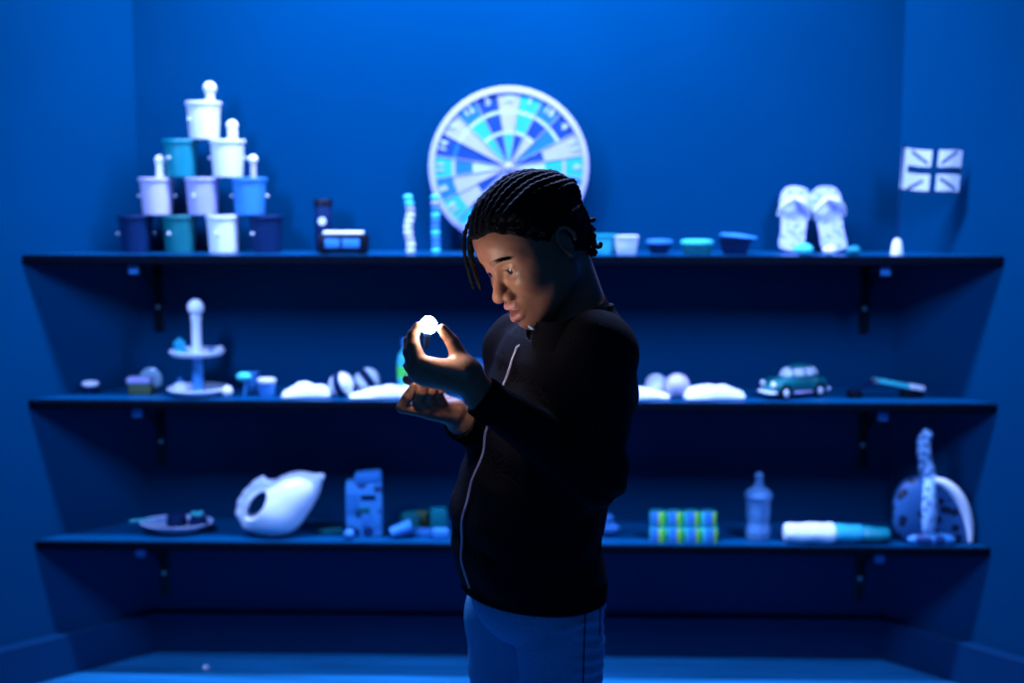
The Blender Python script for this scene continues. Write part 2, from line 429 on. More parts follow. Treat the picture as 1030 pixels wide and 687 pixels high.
aimed('fill_rear', (-0.5, -1.6, 2.40), (0.1, 2.0, 0.7), 0.8, 0.2, 9.5, (0.05, 0.32, 1.0))  # unseen soft fill, added to brighten the jeans from the camera side
for n_ in ('blacklight_left_side', 'blacklight_right_side'): bpy.data.lights[n_].spread = math.radians(104)
w = bpy.data.worlds.new('world'); scn.world = w; w.use_nodes = True
w.node_tree.nodes['Background'].inputs['Color'].default_value = (0.01, 0.03, 0.12, 1); w.node_tree.nodes['Background'].inputs['Strength'].default_value = 0.3
scn.view_settings.view_transform = 'Standard'; scn.view_settings.look = 'None'; scn.view_settings.gamma = 1.0
scn.view_settings.use_curve_mapping = False; scn.view_settings.exposure = 0.0
scn.cycles.use_denoising = True; scn.cycles.max_bounces = 8; scn.cycles.sample_clamp_indirect = 4.0
# ------------------------------------------------------------------ things on the shelves
Q = 3.5/FPX*1.0
def at(px, z, Y): return Vector((x_at(px, Y, z), Y, z))
def px2m(Y): return Y/FPX*1.005

# --- buckets
def bucket(colour):
    t = empty('small_bucket', (0, 0, 0), 'b', 'bucket', 'small buckets of the stacked pyramid')
    rt, rb, h, w = 0.0465, 0.0395, 0.1025, 0.002
    bm = bmesh.new()
    add_lathe(bm, [(0, 0), (rb-0.002, 0), (rb, 0.002), (rt-0.001, h-0.006), (rt-0.001, h-0.004), (rt-w-0.001, h-0.004), (rb-w, 0.004), (0, 0.004)], 44)
    from_bm('bucket_body', bm, M[colour], t)
    bm = bmesh.new()
    add_lathe(bm, [(rt-0.003, h-0.011), (rt+0.0012, h-0.011), (rt+0.0026, h-0.009), (rt+0.0026, h-0.002), (rt+0.0012, h), (rt-0.003, h), (rt-0.004, h-0.002), (rt-0.003, h-0.011)], 44)
    from_bm('rim', bm, M[colour], t)
    for s in (-1, 1):
        bm = bmesh.new(); add_ball(bm, (s*(rt+0.002), 0, h-0.050), (0.0045, 0.0045, 0.0045), 14, 10)
        from_bm('handle_ear', bm, M['white'], t)
    return t
protos = {}
YBK = 3.53
def put_bucket(px, row, colour, label, rz):
    z = Z1 + 0.0005 + row*0.1028
    if colour in protos: o = copy_tree(protos[colour])
    else: o = bucket(colour); protos[colour] = o
    o.location = (x_at(px, YBK, z+0.05), YBK, z); o.rotation_euler = (0, 0, rz); o['label'] = label
    return o
put_bucket(137, 0, 'navy', 'dark navy bucket at the left end of the pyramid bottom row', 0.4)
put_bucket(181, 0, 'teal_dark', 'dark teal bucket in the pyramid bottom row, second from left', 1.2)
put_bucket(225, 0, 'white', 'white bucket in the pyramid bottom row, standing on the shelf', 1.4)
put_bucket(268, 0, 'navy', 'dark navy bucket at the right end of the pyramid bottom row', 0.9)
put_bucket(158, 1, 'lavender', 'pale lavender bucket in the second row with a peg in it', 0.15)
put_bucket(204, 1, 'periwinkle', 'bluish lavender bucket in the middle of the second row', 1.3)
put_bucket(251, 1, 'blue', 'mid blue bucket at the right end of the second row', 0.05)
put_bucket(182, 2, 'teal', 'bright teal bucket in the third row under the top bucket', 1.1)
put_bucket(229, 2, 'white', 'white bucket in the third row right of the teal bucket', 0.12)
put_bucket(205, 3, 'white', 'white bucket crowning the pyramid of buckets', 0.9)
def peg(px, row, dx, top, r, rs, label, dy=-0.012):
    z = Z1 + 0.0055 + row*0.1028
    t = empty('peg_doll', (x_at(px, YBK, z+0.1), YBK+dy, z), label, 'peg', 'white round-headed pegs in the buckets')
    bm = bmesh.new(); add_lathe(bm, [(0, 0), (rs, 0), (rs*1.02, top*0.5), (rs, top-r*0.9), (0, top-r*0.9)], 24); from_bm('peg_body', bm, M['white_bright'] if rs > 0.01 else M['lavender'], t)
    bm = bmesh.new(); add_ball(bm, (0, 0, top-r), (r, r, r)); from_bm('peg_head', bm, M['white_bright'], t)
peg(212.5, 3, 0, 0.150, 0.0175, 0.0115, 'fat white round-headed peg standing in the topmost bucket')
peg(232, 2, 0, 0.152, 0.0155, 0.013, 'white round-headed peg standing in the third row white bucket', 0.022)
peg(162.5, 1, 0, 0.158, 0.0135, 0.011, 'white round-headed peg standing in the second row lavender bucket')
peg(253, 1, 0, 0.160, 0.0125, 0.0075, 'thin stalked white-headed peg standing in the mid blue bucket', 0.025)

# --- canister and small box
z = Z1
t = empty('canister', at(326, z, 3.56), 'tall dark canister with a pale round badge behind the black box', 'canister')
bm = bmesh.new(); add_lathe(bm, [(0, 0), (0.023, 0), (0.0245, 0.002), (0.0245, 0.128), (0.0235, 0.130), (0, 0.130)], 36); from_bm('can_body', bm, M['navy'], t)
bm = bmesh.new(); add_lathe(bm, [(0.0235, 0.128), (0.026, 0.129), (0.026, 0.143), (0.024, 0.146), (0, 0.146)], 36); from_bm('cap', bm, M['black'], t)
bm = bmesh.new(); add_lathe(bm, [(0, 0), (0.011, 0), (0.0105, 0.0016), (0, 0.0018)], 24, (0, -0.0236, 0.086), rot=Matrix.Rotation(PI/2, 3, 'X')); from_bm('round_badge', bm, M['white'], t)
t = empty('cassette_box', at(346, z, 3.46), 'small black box with bright white top and blue front panels', 'box', rz=math.radians(2))
bm = bmesh.new(); add_box(bm, (0, 0, 0.029), (0.134, 0.052, 0.050), bevel=0.004); from_bm('casing', bm, M['black'], t)
bm = bmesh.new(); add_box(bm, (0, 0, 0.0575), (0.108, 0.044, 0.008), bevel=0.003); from_bm('top_plate', bm, M['white_bright'], t)
for x, w_ in ((-0.028, 0.04), (0.022, 0.046)):
    bm = bmesh.new(); add_box(bm, (x, -0.0268, 0.030), (w_, 0.002, 0.024), bevel=0.0008); from_bm('front_panel', bm, M['blue'], t)
for x in (-0.05, 0.05):
    bm = bmesh.new(); add_box(bm, (x, 0, 0.002), (0.02, 0.04, 0.004)); from_bm('foot', bm, M['black'], t)

# --- beaded columns
def column(px, Y, cols, label, wob):
    t = empty('bead_column', at(px, Z1, Y), label, 'ornament', 'thin stacked bead columns on the top shelf')
    n = len(cols); h = 0.160/n
    for i, c in enumerate(cols):
        bm = bmesh.new(); add_lathe(bm, [(0, 0), (0.009, 0.0005), (0.0125, h*0.3), (0.0125, h*0.7), (0.009, h-0.0005), (0, h)], 20)
        from_bm('bead', bm, M[c], t, loc=(wob*math.sin(i*1.05+1), 0, i*h))
column(412, 3.50, ['white', 'white', 'lavender', 'white', 'white', 'ceramic', 'white', 'periwinkle', 'cyan', 'cyan'], 'wavy thin column of stacked white beads left of the wheel', 0.0035)
column(438.5, 3.50, ['cyan', 'blue', 'blue', 'cyan', 'blue', 'blue', 'cyan', 'blue', 'periwinkle', 'cyan'], 'straight thin column of stacked blue beads under the wheel rim', 0.0006)

# --- the wheel: a board of twenty coloured wedges
def dartboard():
    Y = 3.600; c = on_y(511.8, 168.3, Y); R = 0.2222
    t = empty('target_wheel', (c.x, c.y, Z1), 'large round target wheel of pale coloured wedges leaning at the back wall', 'wheel')
    tilt = Matrix.Rotation(math.radians(-3), 3, 'X')
    C = Vector((0, 0, c.z-Z1))
    mats = [M['wheel_lav'], M['wheel_cyan'], M['wheel_blue'], M['deep'], M['wheel_white'], M['wheel_lav']]
    out = {0: 0, 1: 1, 2: 2, 3: 3, 4: 0, 5: 1, 6: 2, 7: 1, 8: 5, 9: 3, 10: 1, 11: 5, 12: 1, 13: 1, 14: 2, 15: 1, 16: 3, 17: 0, 18: 2, 19: 3}
    mid = {0: 5, 1: 1, 2: 3, 3: 2, 4: 0, 5: 1, 6: 2, 7: 5, 8: 3, 9: 2, 10: 5, 11: 0, 12: 3, 13: 5, 14: 0, 15: 2, 16: 3, 17: 0, 18: 1, 19: 3}
    inn = {0: 1, 1: 3, 2: 0, 3: 2, 4: 3, 5: 4, 6: 5, 7: 3, 8: 5, 9: 2, 10: 1, 11: 3, 12: 5, 13: 3, 14: 0, 15: 4, 16: 3, 17: 0, 18: 1, 19: 3}
    bm = bmesh.new()
    def ring(r0, r1, f, y=-0.0095):
        for k in range(20):
            a0, a1 = math.radians(k*18-9), math.radians(k*18+9)
            for q in range(4):
                b0, b1 = a0+(a1-a0)*q/4, a0+(a1-a0)*(q+1)/4
                P = [Vector((r*math.sin(a), y, r*math.cos(a))) for r, a in ((r0, b0), (r1, b0), (r1, b1), (r0, b1))]
                fc = bm.faces.new([bm.verts.new(tilt @ p + C) for p in P]); fc.material_index = f(k)
    ring(0.010, 0.30*R, lambda k: inn[k]); ring(0.30*R, 0.41*R, lambda k: inn[k])
    ring(0.41*R, 0.45*R, lambda k: 4 if k in (18, 19, 0, 1, 2) else inn[k])
    ring(0.45*R, 0.67*R, lambda k: mid[k]); ring(0.67*R, 0.71*R, lambda k: 4 if k in (17, 18, 19, 0, 1, 2, 3) else (5 if mid[k] != 3 else 2))
    ring(0.71*R, 0.94*R, lambda k: out[k])
    ob = from_bm('wedge_face', bm, mats, t, smooth=False)
    bm = bmesh.new(); add_lathe(bm, [(0, -0.009), (0.94*R, -0.009), (0.94*R, 0.009), (0, 0.009)], 96, rot=Matrix.Rotation(PI/2, 3, 'X'))
    for v in bm.verts: v.co = tilt @ v.co + C
    from_bm('wheel_disc', bm, M['navy'], t)
    bm = bmesh.new()
    add_lathe(bm, [(0.925*R, -0.010), (0.985*R, -0.010), (R, -0.006), (R, 0.014), (0.985*R, 0.016), (0.925*R, 0.016), (0.925*R, -0.010)], 96, rot=Matrix.Rotation(PI/2, 3, 'X'))
    for v in bm.verts: v.co = tilt @ v.co + C
    from_bm('outer_rim', bm, M['wheel_lav'], t)
    bm = bmesh.new()
    add_lathe(bm, [(0, 0.020), (0.007, 0.019), (0.010, 0.012), (0.0145, 0.011), (0.0145, 0.008), (0, 0.008)], 32, rot=Matrix.Rotation(PI/2, 3, 'X'))
    for v in bm.verts: v.co = tilt @ v.co + C
    from_bm('hub', bm, M['periwinkle'], t)
    # thin spoke wires
    bm = bmesh.new()
    for k in range(20):
        a = math.radians(k*18+9)
        pts = [tilt @ Vector((r*math.sin(a), -0.0108, r*math.cos(a))) + C for r in (0.014, 0.93*R)]
        add_tube(bm, pts, 0.0013, 5)
    from_bm('wire_spider', bm, M['periwinkle'], t)
    for k, s in enumerate((20, 1, 18, 4, 13, 6, 10, 15, 2, 17, 3, 19, 7, 16, 8, 11, 14, 9, 12, 5)):
        a = math.radians(k*18); r = 0.855*R
        cu = bpy.data.curves.new('numeral', 'FONT'); cu.body = str(s); cu.size = 0.032; cu.align_x = 'CENTER'; cu.align_y = 'CENTER'; cu.extrude = 0.0006; cu.offset = 0.0008
        tmp = bpy.data.objects.new('numeral_text', cu); COL.objects.link(tmp)
        me = bpy.data.meshes.new_from_object(tmp.evaluated_get(bpy.context.evaluated_depsgraph_get())); bpy.data.objects.remove(tmp)
        me.materials.clear(); o = link('numeral', me, M['wheel_white'], t, False)
        o.location = tilt @ Vector((r*math.sin(a), -0.0115, r*math.cos(a))) + C
        o.rotation_euler = (PI/2 - math.radians(3), a, 0) if False else (tilt @ (Matrix.Rotation(a, 3, 'Y') @ Matrix.Rotation(PI/2, 3, 'X'))).to_euler()
    bm = bmesh.new()
    for s in (-1, 1):
        add_tube(bm, [(s*0.06, -0.035, 0.004), (s*0.06, 0.0, 0.004), (s*0.06, 0.012, 0.016)], 0.004, 8)
        add_tube(bm, [(s*0.06, -0.035, 0.004), (s*0.06, -0.033, 0.014)], 0.004, 8)
    add_tube(bm, [(-0.06, -0.028, 0.004), (0.06, -0.028, 0.004)], 0.003, 8)
    from_bm('stand_cradle', bm, M['black'], t)
    t.location = (c.x, c.y, Z1)
dartboard()

# --- cups and tubs
def tub(name, px, Y, z, rt, rb, h, m, label, cat, lid=None, group=None, rz=0):
    t = empty(name, at(px, z, Y), label, cat, group, rz)
    bm = bmesh.new(); add_lathe(bm, [(0, 0), (rb*0.94, 0), (rb, 0.002), ((rt+rb)/2*1.01, h*0.5), (rt, h-0.003), (rt*1.03, h-0.001), (rt*1.0, h), (rt*0.93, h-0.001), (rb*0.9, 0.006), (0, 0.005)], 36)
    from_bm('tub_body', bm, M[m], t)
    if lid:
        bm = bmesh.new(); add_lathe(bm, [(rt*0.9, h-0.002), (rt*1.06, h-0.002), (rt*1.08, h+0.001), (rt*1.05, h+0.007), (rt*0.8, h+0.009), (0, h+0.010)], 36)
        from_bm('lid', bm, M[lid], t)
    return t
tub('fluted_cup', 630, 3.47, Z1, 0.0325, 0.026, 0.050, 'white', 'small bright white tapered cup on the top shelf right of the child', 'cup')
tub('round_tub', 609, 3.50, Z1, 0.034, 0.026, 0.044, 'cyan', 'small cyan tub half hidden behind the hair twists', 'tub', 'teal')
tub('round_bowl', 663, 3.49, Z1, 0.034, 0.023, 0.030, 'navy', 'small dark blue lidded bowl beside the white cup', 'bowl', 'blue')
tub('round_tub', 701, 3.48, Z1, 0.041, 0.036, 0.030, 'teal_dark', 'wide flat teal lidded tub between two dark bowls', 'tub', 'cyan')
t = tub('lidded_bowl', 739, 3.47, Z1, 0.045, 0.032, 0.044, 'navy', 'larger dark navy bowl with an oversize tilted lid', 'bowl')
bm = bmesh.new(); add_lathe(bm, [(0, 0), (0.049, 0), (0.051, 0.003), (0.046, 0.007), (0.012, 0.010), (0, 0.010)], 36)
from_bm('lid', bm, M['blue'], t, loc=(0.009, 0, 0.0455), rot=(0, 0.10, 0))

# --- sandals
def sandal(px, lean, mirror, label):
    Y0 = 3.535
    t = empty('flip_flop', at(px, Z1, Y0), label, 'sandal', 'pair of flip-flops leaning against the back wall')
    L = 0.188
    half = [(0.0, 0.0), (0.18, 0.0), (0.34, 0.012), (0.43, 0.05), (0.47, 0.14), (0.44, 0.30), (0.45, 0.45), (0.53, 0.62), (0.57, 0.75), (0.53, 0.87), (0.40, 0.96), (0.2, 0.995), (0.0, 1.0)]
    inner = [(-0.18, 0.99), (-0.36, 0.95), (-0.47, 0.86), (-0.50, 0.74), (-0.45, 0.60), (-0.36, 0.45), (-0.36, 0.30), (-0.40, 0.14), (-0.38, 0.05), (-0.28, 0.012), (-0.14, 0.0)]
    W = 0.082
    out = [(x*W*mirror, y*L) for x, y in half + inner]
    if mirror < 0: out.reverse()
    tilt = Matrix.Rotation(math.radians(-18), 4, 'X') @ Matrix.Rotation(lean, 4, 'Y')
    Mx = tilt
    bm = bmesh.new(); add_prism(bm, out, 0.013, Mx)
    es = [e for e in bm.edges if len(e.link_faces) == 2 and any(len(f.verts) > 8 for f in e.link_faces)]
    bmesh.ops.bevel(bm, geom=es, offset=0.0025, segments=2, affect='EDGES')
    from_bm('sole', bm, M['sole'], t)
    toe = Vector((-0.06*W*mirror, -0.002, 0.80*L)); mid = Vector((-0.02*mirror*W, -0.028, 0.64*L))
    for sgn, nm in ((1, 'strap'), (-1, 'strap')):
        end = Vector((sgn*0.45*W, 0.004, 0.40*L if sgn*mirror > 0 else 0.42*L))
        arc = [Vector((0, -0.003, 0.80*L)), Vector((sgn*0.006, -0.020, 0.76*L)), Vector((sgn*0.26*W, -0.026, 0.70*L)), Vector((sgn*0.47*W, -0.010, 0.60*L)), Vector((sgn*0.50*W, 0.005, 0.52*L))]
        pts = [Mx @ p for p in catmull(arc, 6)]
        bm = bmesh.new(); add_tube(bm, pts, [0.004 + 0.0045*math.sin(PI*min(1, i/len(pts)*1.2)) for i in range(len(pts))], 10)
        from_bm('strap', bm, M['white'], t)
    # lift so the heel edge rests on the shelf
    bpy.context.view_layer.update()
    zm = min((ch.matrix_world @ Vector(c)).z for ch in t.children for c in ch.bound_box)
    t.location.z += Z1 - zm + 0.0005
    return t
sandal(795, math.radians(7), 1, 'left one of the leaning patterned flip-flops, toe upward')
sandal(841.5, math.radians(-8), -1, 'right one of the leaning patterned flip-flops, nearer the flag')
def pebble(px, Y, z, r, m, label, cat='ball', name='painted_stone', group=None):
    bm = bmesh.new(); add_ball(bm, (0, 0, r[2]), r, 24, 16)
    for v in bm.verts: v.co += v.co.normalized()*0.0012*math.sin(v.co.x*180+v.co.y*120)
    mn = min(v.co.z for v in bm.verts)
    for v in bm.verts: v.co.z -= mn
    return tag(from_bm(name, bm, M[m], loc=at(px, z, Y)), label, cat, group)
pebble(808, 3.43, Z1, (0.027, 0.018, 0.0155), 'cyan', 'bright cyan oval painted stone before the left flip-flop', 'stone', group='painted stones before the flip-flops')
pebble(834, 3.43, Z1, (0.018, 0.014, 0.013), 'ceramic', 'small white painted stone before the right flip-flop', 'stone', group='painted stones before the flip-flops')
pebble(858, 3.43, Z1, (0.020, 0.015, 0.013), 'teal', 'small teal painted stone right of the flip-flops', 'stone', group='painted stones before the flip-flops')

# --- flag on a stand
t = empty('flag_stand', at(902, Z1, 3.47), 'small table flag with pale quarters and dark cross on a white foot', 'flag')
bm = bmesh.new(); add_lathe(bm, [(0, 0), (0.016, 0), (0.0165, 0.004), (0.0125, 0.030), (0.008, 0.041), (0, 0.044)], 28); from_bm('foot', bm, M['white_bright'], t)
bm = bmesh.new(); add_tube(bm, [(0, 0, 0.040), (0.004, 0, 0.15), (0.010, 0, 0.288)], 0.0022, 8); add_ball(bm, (0.010, 0, 0.290), 0.0045, 12, 8); from_bm('pole', bm, M['navy'], t)
def flag_cell(u, v):
    # u,v in 0..1; returns material index 0 pale, 1 dark
    if abs(u-0.535) < 0.055 or (abs(v-0.50) < 0.085 and u > 0.10): return 1
    for (a, b, c_, d) in ((0.16, 0.93, 0.42, 0.68), (0.66, 0.68, 0.90, 0.95), (0.66, 0.30, 0.92, 0.06), (0.14, 0.02, 0.36, 0.24)):
        pa = Vector((u-a, (v-b)*0.7)); ba = Vector((c_-a, (d-b)*0.7)); tt = max(0, min(1, pa.dot(ba)/ba.dot(ba)))
        if (pa-ba*tt).length < 0.026: return 1
    return 0
bm = bmesh.new(); NU, NV = 64, 44; FW, FH = 0.157, 0.108
def fp(u, v, off): return Vector((0.0105 + u*FW + (1-v)*-0.006, 0.006*math.sin(u*7) * u + off, 0.177 + v*FH - u*0.012 - 0.003*math.sin(u*5)))
for side, off in ((0, -0.0004), (1, 0.0004)):
    G = [[bm.verts.new(fp(i/NU, j/NV, off)) for j in range(NV+1)] for i in range(NU+1)]
    for i in range(NU):
        for j in range(NV):
            f = bm.faces.new((G[i][j], G[i+1][j], G[i+1][j+1], G[i][j+1])); f.material_index = flag_cell((i+0.5)/NU, (j+0.5)/NV)
fm = from_bm('cloth', bm, [M['white'], M['wall']], t)
fm.location = (-0.003, 0, 0)

# ================================================================= middle shelf
t = empty('tea_light', at(91, Z2, 3.50), 'small glowing-white tea light on a dark cup at shelf left end', 'candle')
bm = bmesh.new(); add_lathe(bm, [(0, 0), (0.018, 0), (0.021, 0.022), (0.019, 0.0225), (0, 0.020)], 28); from_bm('cup', bm, M['navy'], t)
bm = bmesh.new(); add_lathe(bm, [(0, 0.021), (0.020, 0.022), (0.0245, 0.027), (0.020, 0.033), (0.008, 0.036), (0, 0.036)], 28); from_bm('wax', bm, M['white_bright'], t)
t = empty('trinket_box', at(142, Z2, 3.49), 'small olive trinket box with a pale blue lid beside a grey disc', 'box', rz=0.1)
bm = bmesh.new(); add_box(bm, (0, 0, 0.016), (0.062, 0.04, 0.032), bevel=0.003); from_bm('box_body', bm, M['olive'], t)
bm = bmesh.new(); add_box(bm, (-0.002, 0, 0.0405), (0.066, 0.044, 0.017), bevel=0.004); from_bm('lid', bm, M['periwinkle'], t)
bm = bmesh.new(); add_lathe(bm, [(0, -0.006), (0.024, -0.006), (0.033, -0.002), (0.033, 0.002), (0.024, 0.006), (0, 0.006)], 40, (0, 0, 0.033), rot=Matrix.Rotation(PI/2-0.1, 3, 'X'))
tag(from_bm('glass_disc', bm, M['glass_grey'], loc=at(152, Z2, 3.55)), 'greyish glass disc standing on edge behind the olive trinket box', 'disc')

# --- tiered stand
YS = 3.49
t = empty('tiered_stand', at(199.5, Z2, YS), 'white two-tier plate stand with ball finial on the middle shelf', 'cake stand')
def plate_prof(R, z, th=0.006): return [(0, z), (R*0.55, z), (R*0.9, z+0.004), (R, z+0.013), (R*1.01, z+0.017), (R*0.97, z+0.018), (R*0.88, z+0.011), (R*0.5, z+th), (0, z+th)]
for nm, R_, z_ in (('lower_plate', 0.084, 0.004), ('upper_plate', 0.076, 0.108)):
    bm = bmesh.new(); add_lathe(bm, plate_prof(R_, z_), 56); from_bm(nm, bm, M['ceramic'], t)
bm = bmesh.new(); add_lathe(bm, [(0, 0), (0.05, 0), (0.052, 0.002), (0.05, 0.0055), (0, 0.0055)], 40); from_bm('base_ring', bm, M['white'], t)
bm = bmesh.new(); add_lathe(bm, [(0, 0.009), (0.018, 0.0095), (0.0155, 0.02), (0.0145, 0.105), (0.0145, 0.106), (0, 0.106)], 32); from_bm('lower_post', bm, M['blue'], t)
bm = bmesh.new(); add_lathe(bm, [(0, 0.113), (0.018, 0.114), (0.0140, 0.125), (0.0130, 0.20), (0.0155, 0.218), (0.010, 0.226), (0, 0.228)], 32); from_bm('upper_post', bm, M['ceramic'], t)
bm = bmesh.new(); add_ball(bm, (0, 0, 0.243), 0.0225); from_bm('ball_finial', bm, M['white_bright'], t)
zt = Z2 + 0.108 + 0.0065
bm = bmesh.new(); add_lathe(bm, [(0, 0), (0.013, 0), (0.018, 0.004), (0.018, 0.016), (0.011, 0.018), (0.017, 0.024), (0.0175, 0.031), (0.012, 0.039), (0.004, 0.043), (0.004, 0.047), (0, 0.048)], 24)
tag(from_bm('tiny_pot', bm, M['wheel_cyan'], loc=(x_at(183, YS, zt), YS-0.02, zt)), 'tiny cyan pot on the upper tier left of the post', 'pot')
for px, dy, r, m, lb in ((209, -0.03, 0.0075, 'lavender', 'tiny lavender bead on the upper tier nearest the post'), (214.5, -0.015, 0.0085, 'blue', 'tiny blue bead on the upper tier between two others'), (222, -0.005, 0.0085, 'white', 'tiny white bead at the right rim of the upper tier')):
    bm = bmesh.new(); add_ball(bm, (0, 0, 0), r, 16, 12)
    zz = zt + r + (0.0062 if px > 220 else 0.001)
    tag(from_bm('bead', bm, M[m], loc=(x_at(px, YS, zt), YS+dy, zz)), lb, 'bead', 'beads on the upper tier')
zt = Z2 + 0.004 + 0.0065
t2 = empty('tiny_teapot', (x_at(183, YS, zt), YS-0.018, zt+0.0008), 'tiny white pot with knobbed lid on the lower tier', 'pot')
bm = bmesh.new(); add_lathe(bm, [(0, 0), (0.014, 0), (0.0235, 0.006), (0.0255, 0.014), (0.022, 0.022), (0.010, 0.028), (0, 0.029)], 28); from_bm('pot_body', bm, M['white'], t2)
bm = bmesh.new(); add_lathe(bm, [(0, 0.028), (0.007, 0.028), (0.0065, 0.033), (0.0075, 0.037), (0, 0.041)], 20); from_bm('lid_knob', bm, M['blue'], t2); t2.scale = (0.86, 0.86, 0.95)
bm = bmesh.new(); add_ball(bm, (0, 0, 0.016), 0.0155)
tag(from_bm('small_ball', bm, M['white'], loc=(x_at(229.5, YS-0.03, Z2), YS-0.04, Z2)), 'small white ball on the shelf touching the stand right side', 'ball')

# --- small cups
tub('paper_cup', 255.5, 3.52, Z2, 0.0165, 0.0125, 0.060, 'blue', 'taller narrow blue cup behind the white-topped cup', 'cup')
t = tub('paper_cup', 268.5, 3.46, Z2, 0.024, 0.020, 0.043, 'blue', 'short blue cup with a white top on the middle shelf', 'cup', 'white')
t = empty('toy_scoop', at(247, Z2, 3.455), 'small blue scoop tilted up against the narrow cup', 'scoop')
bm = bmesh.new(); add_tube(bm, [(-0.004, 0, 0.004), (0.0, 0.0, 0.022), (0.002, 0, 0.044)], 0.004, 10); from_bm('scoop_handle', bm, M['blue'], t)
bm = bmesh.new(); add_ball(bm, (-0.003, 0, 0.056), (0.021, 0.013, 0.012)); from_bm('scoop_head', bm, M['cyan'], t)

# --- cloths
def sdf_obj(name, g, lo, hi, h, m, parent=None, loc=None, rot=None):
    V, F = surf_nets(g, grid(lo[0], hi[0], h), grid(lo[1], hi[1], h), grid(lo[2], hi[2], h))
    return link(name, np_mesh(name, V, F), m, parent, True, loc, rot)
def cloth(px0, px1, Y, prof, label, dep=0.05):
    xa, xb = x_at(px0, Y, Z2), x_at(px1, Y, Z2); L = xb-xa
    n = len(prof)
    def f(P):
        u = np.clip(P[:, 0]/L, 0, 1)
        h = np.interp(u, np.linspace(0, 1, n), prof)
        h = h + 0.0018*np.sin(P[:, 0]*120+P[:, 1]*90) + 0.0012*np.sin(P[:, 1]*260 - P[:, 0]*60)
        wy = dep*(0.75+0.25*np.sin(u*5+1))
        e = np.sqrt(((P[:, 0]-L/2)/(L/2))**8 + (P[:, 1]/wy)**2 + (np.maximum(P[:, 2], 0)/np.maximum(h, 0.004))**2)
        return np.maximum((e**0.9-1)*0.014, -P[:, 2])
    g = Grp(); g.add(Fn(f), 0.001)
    o = sdf_obj('cotton_cloth', g, (-0.01, -dep-0.012, -0.005), (L+0.01, dep+0.012, max(prof)+0.012), 0.004, M['cloth'], None, (xa, Y, Z2+0.0008))
    return tag(o, label, 'cloth', 'white cotton cloths on the middle shelf')
cloth(283, 334, 3.46, [0.014, 0.022, 0.040, 0.040, 0.034, 0.032, 0.026], 'crumpled white cloth left of the two banded balls', 0.04)
cloth(350, 418, 3.455, [0.008, 0.016, 0.024, 0.031, 0.034, 0.033, 0.034], 'long white cloth between banded balls and the hands', 0.04)
cloth(628, 675, 3.455, [0.040, 0.036, 0.030, 0.024, 0.017, 0.008], 'white cloth emerging right behind the jacket elbow', 0.038)
cloth(686, 750, 3.46, [0.028, 0.034, 0.036, 0.037, 0.036, 0.030, 0.018], 'long white cloth right of the two white balls', 0.045)
def band_ball(px, Y, r, label, rot, m1='white', m2='navy', n='striped_ball', grp='banded balls left of the child'):
    t = empty(n, at(px, Z2, Y), label, 'ball', grp)
    bm = bmesh.new(); add_ball(bm, (0, 0, r), r, 32, 24); from_bm('ball_body', bm, M[m1], t)
    if m2:
        bm = bmesh.new(); Rm = rot
        add_lathe(bm, [(r*0.90*math.cos(0) if False else r*1.012*math.cos(a), r*1.012*math.sin(a)) for a in [math.radians(x) for x in range(-18, 19, 4)]], 40, (0, 0, r), rot=Rm)
        from_bm('band', bm, M[m2], t)
band_ball(343.5, 3.47, 0.034, 'white ball with a dark blue slanting band, larger of two', Matrix.Rotation(math.radians(70), 3, 'Y') @ Matrix.Rotation(0.2, 3, 'X'))
band_ball(369.5, 3.53, 0.036, 'half dark banded white ball behind the larger banded one', Matrix.Rotation(math.radians(55), 3, 'Y') @ Matrix.Rotation(-0.3, 3, 'X'), 'ceramic')
band_ball(660, 3.50, 0.031, 'plain white ball beside the jacket elbow, left of two', None, 'white', None, 'white_ball', 'plain white balls right of the child')
band_ball(681, 3.47, 0.034, 'plain pale ball right of its white neighbour, against the cloth', None, 'lavender', None, 'white_ball', 'plain white balls right of the child')
# --- two things half hidden behind the hands
t = empty('tonic_bottle', at(410, Z2, 3.50), 'cyan bottle with a green label peeping out left of the raised hand', 'bottle')
bm = bmesh.new(); add_lathe(bm, [(0, 0), (0.024, 0), (0.027, 0.004), (0.0275, 0.095), (0.024, 0.112), (0.013, 0.128), (0.0125, 0.140), (0, 0.140)], 36); from_bm('bottle_body', bm, M['cyan'], t)
bm = bmesh.new(); add_lathe(bm, [(0.0276, 0.050), (0.0282, 0.051), (0.0282, 0.082), (0.0276, 0.083)], 36); from_bm('green_label', bm, M['green'], t)
bm = bmesh.new(); add_lathe(bm, [(0.0125, 0.138), (0.0155, 0.139), (0.0155, 0.156), (0.014, 0.158), (0, 0.158)], 28); from_bm('screw_cap', bm, M['blue'], t)
t = tub('storage_jar', 476, 3.50, Z2, 0.026, 0.024, 0.090, 'ceramic', 'pale jar with blue lid peeping out between wrist and jacket', 'jar', 'blue')
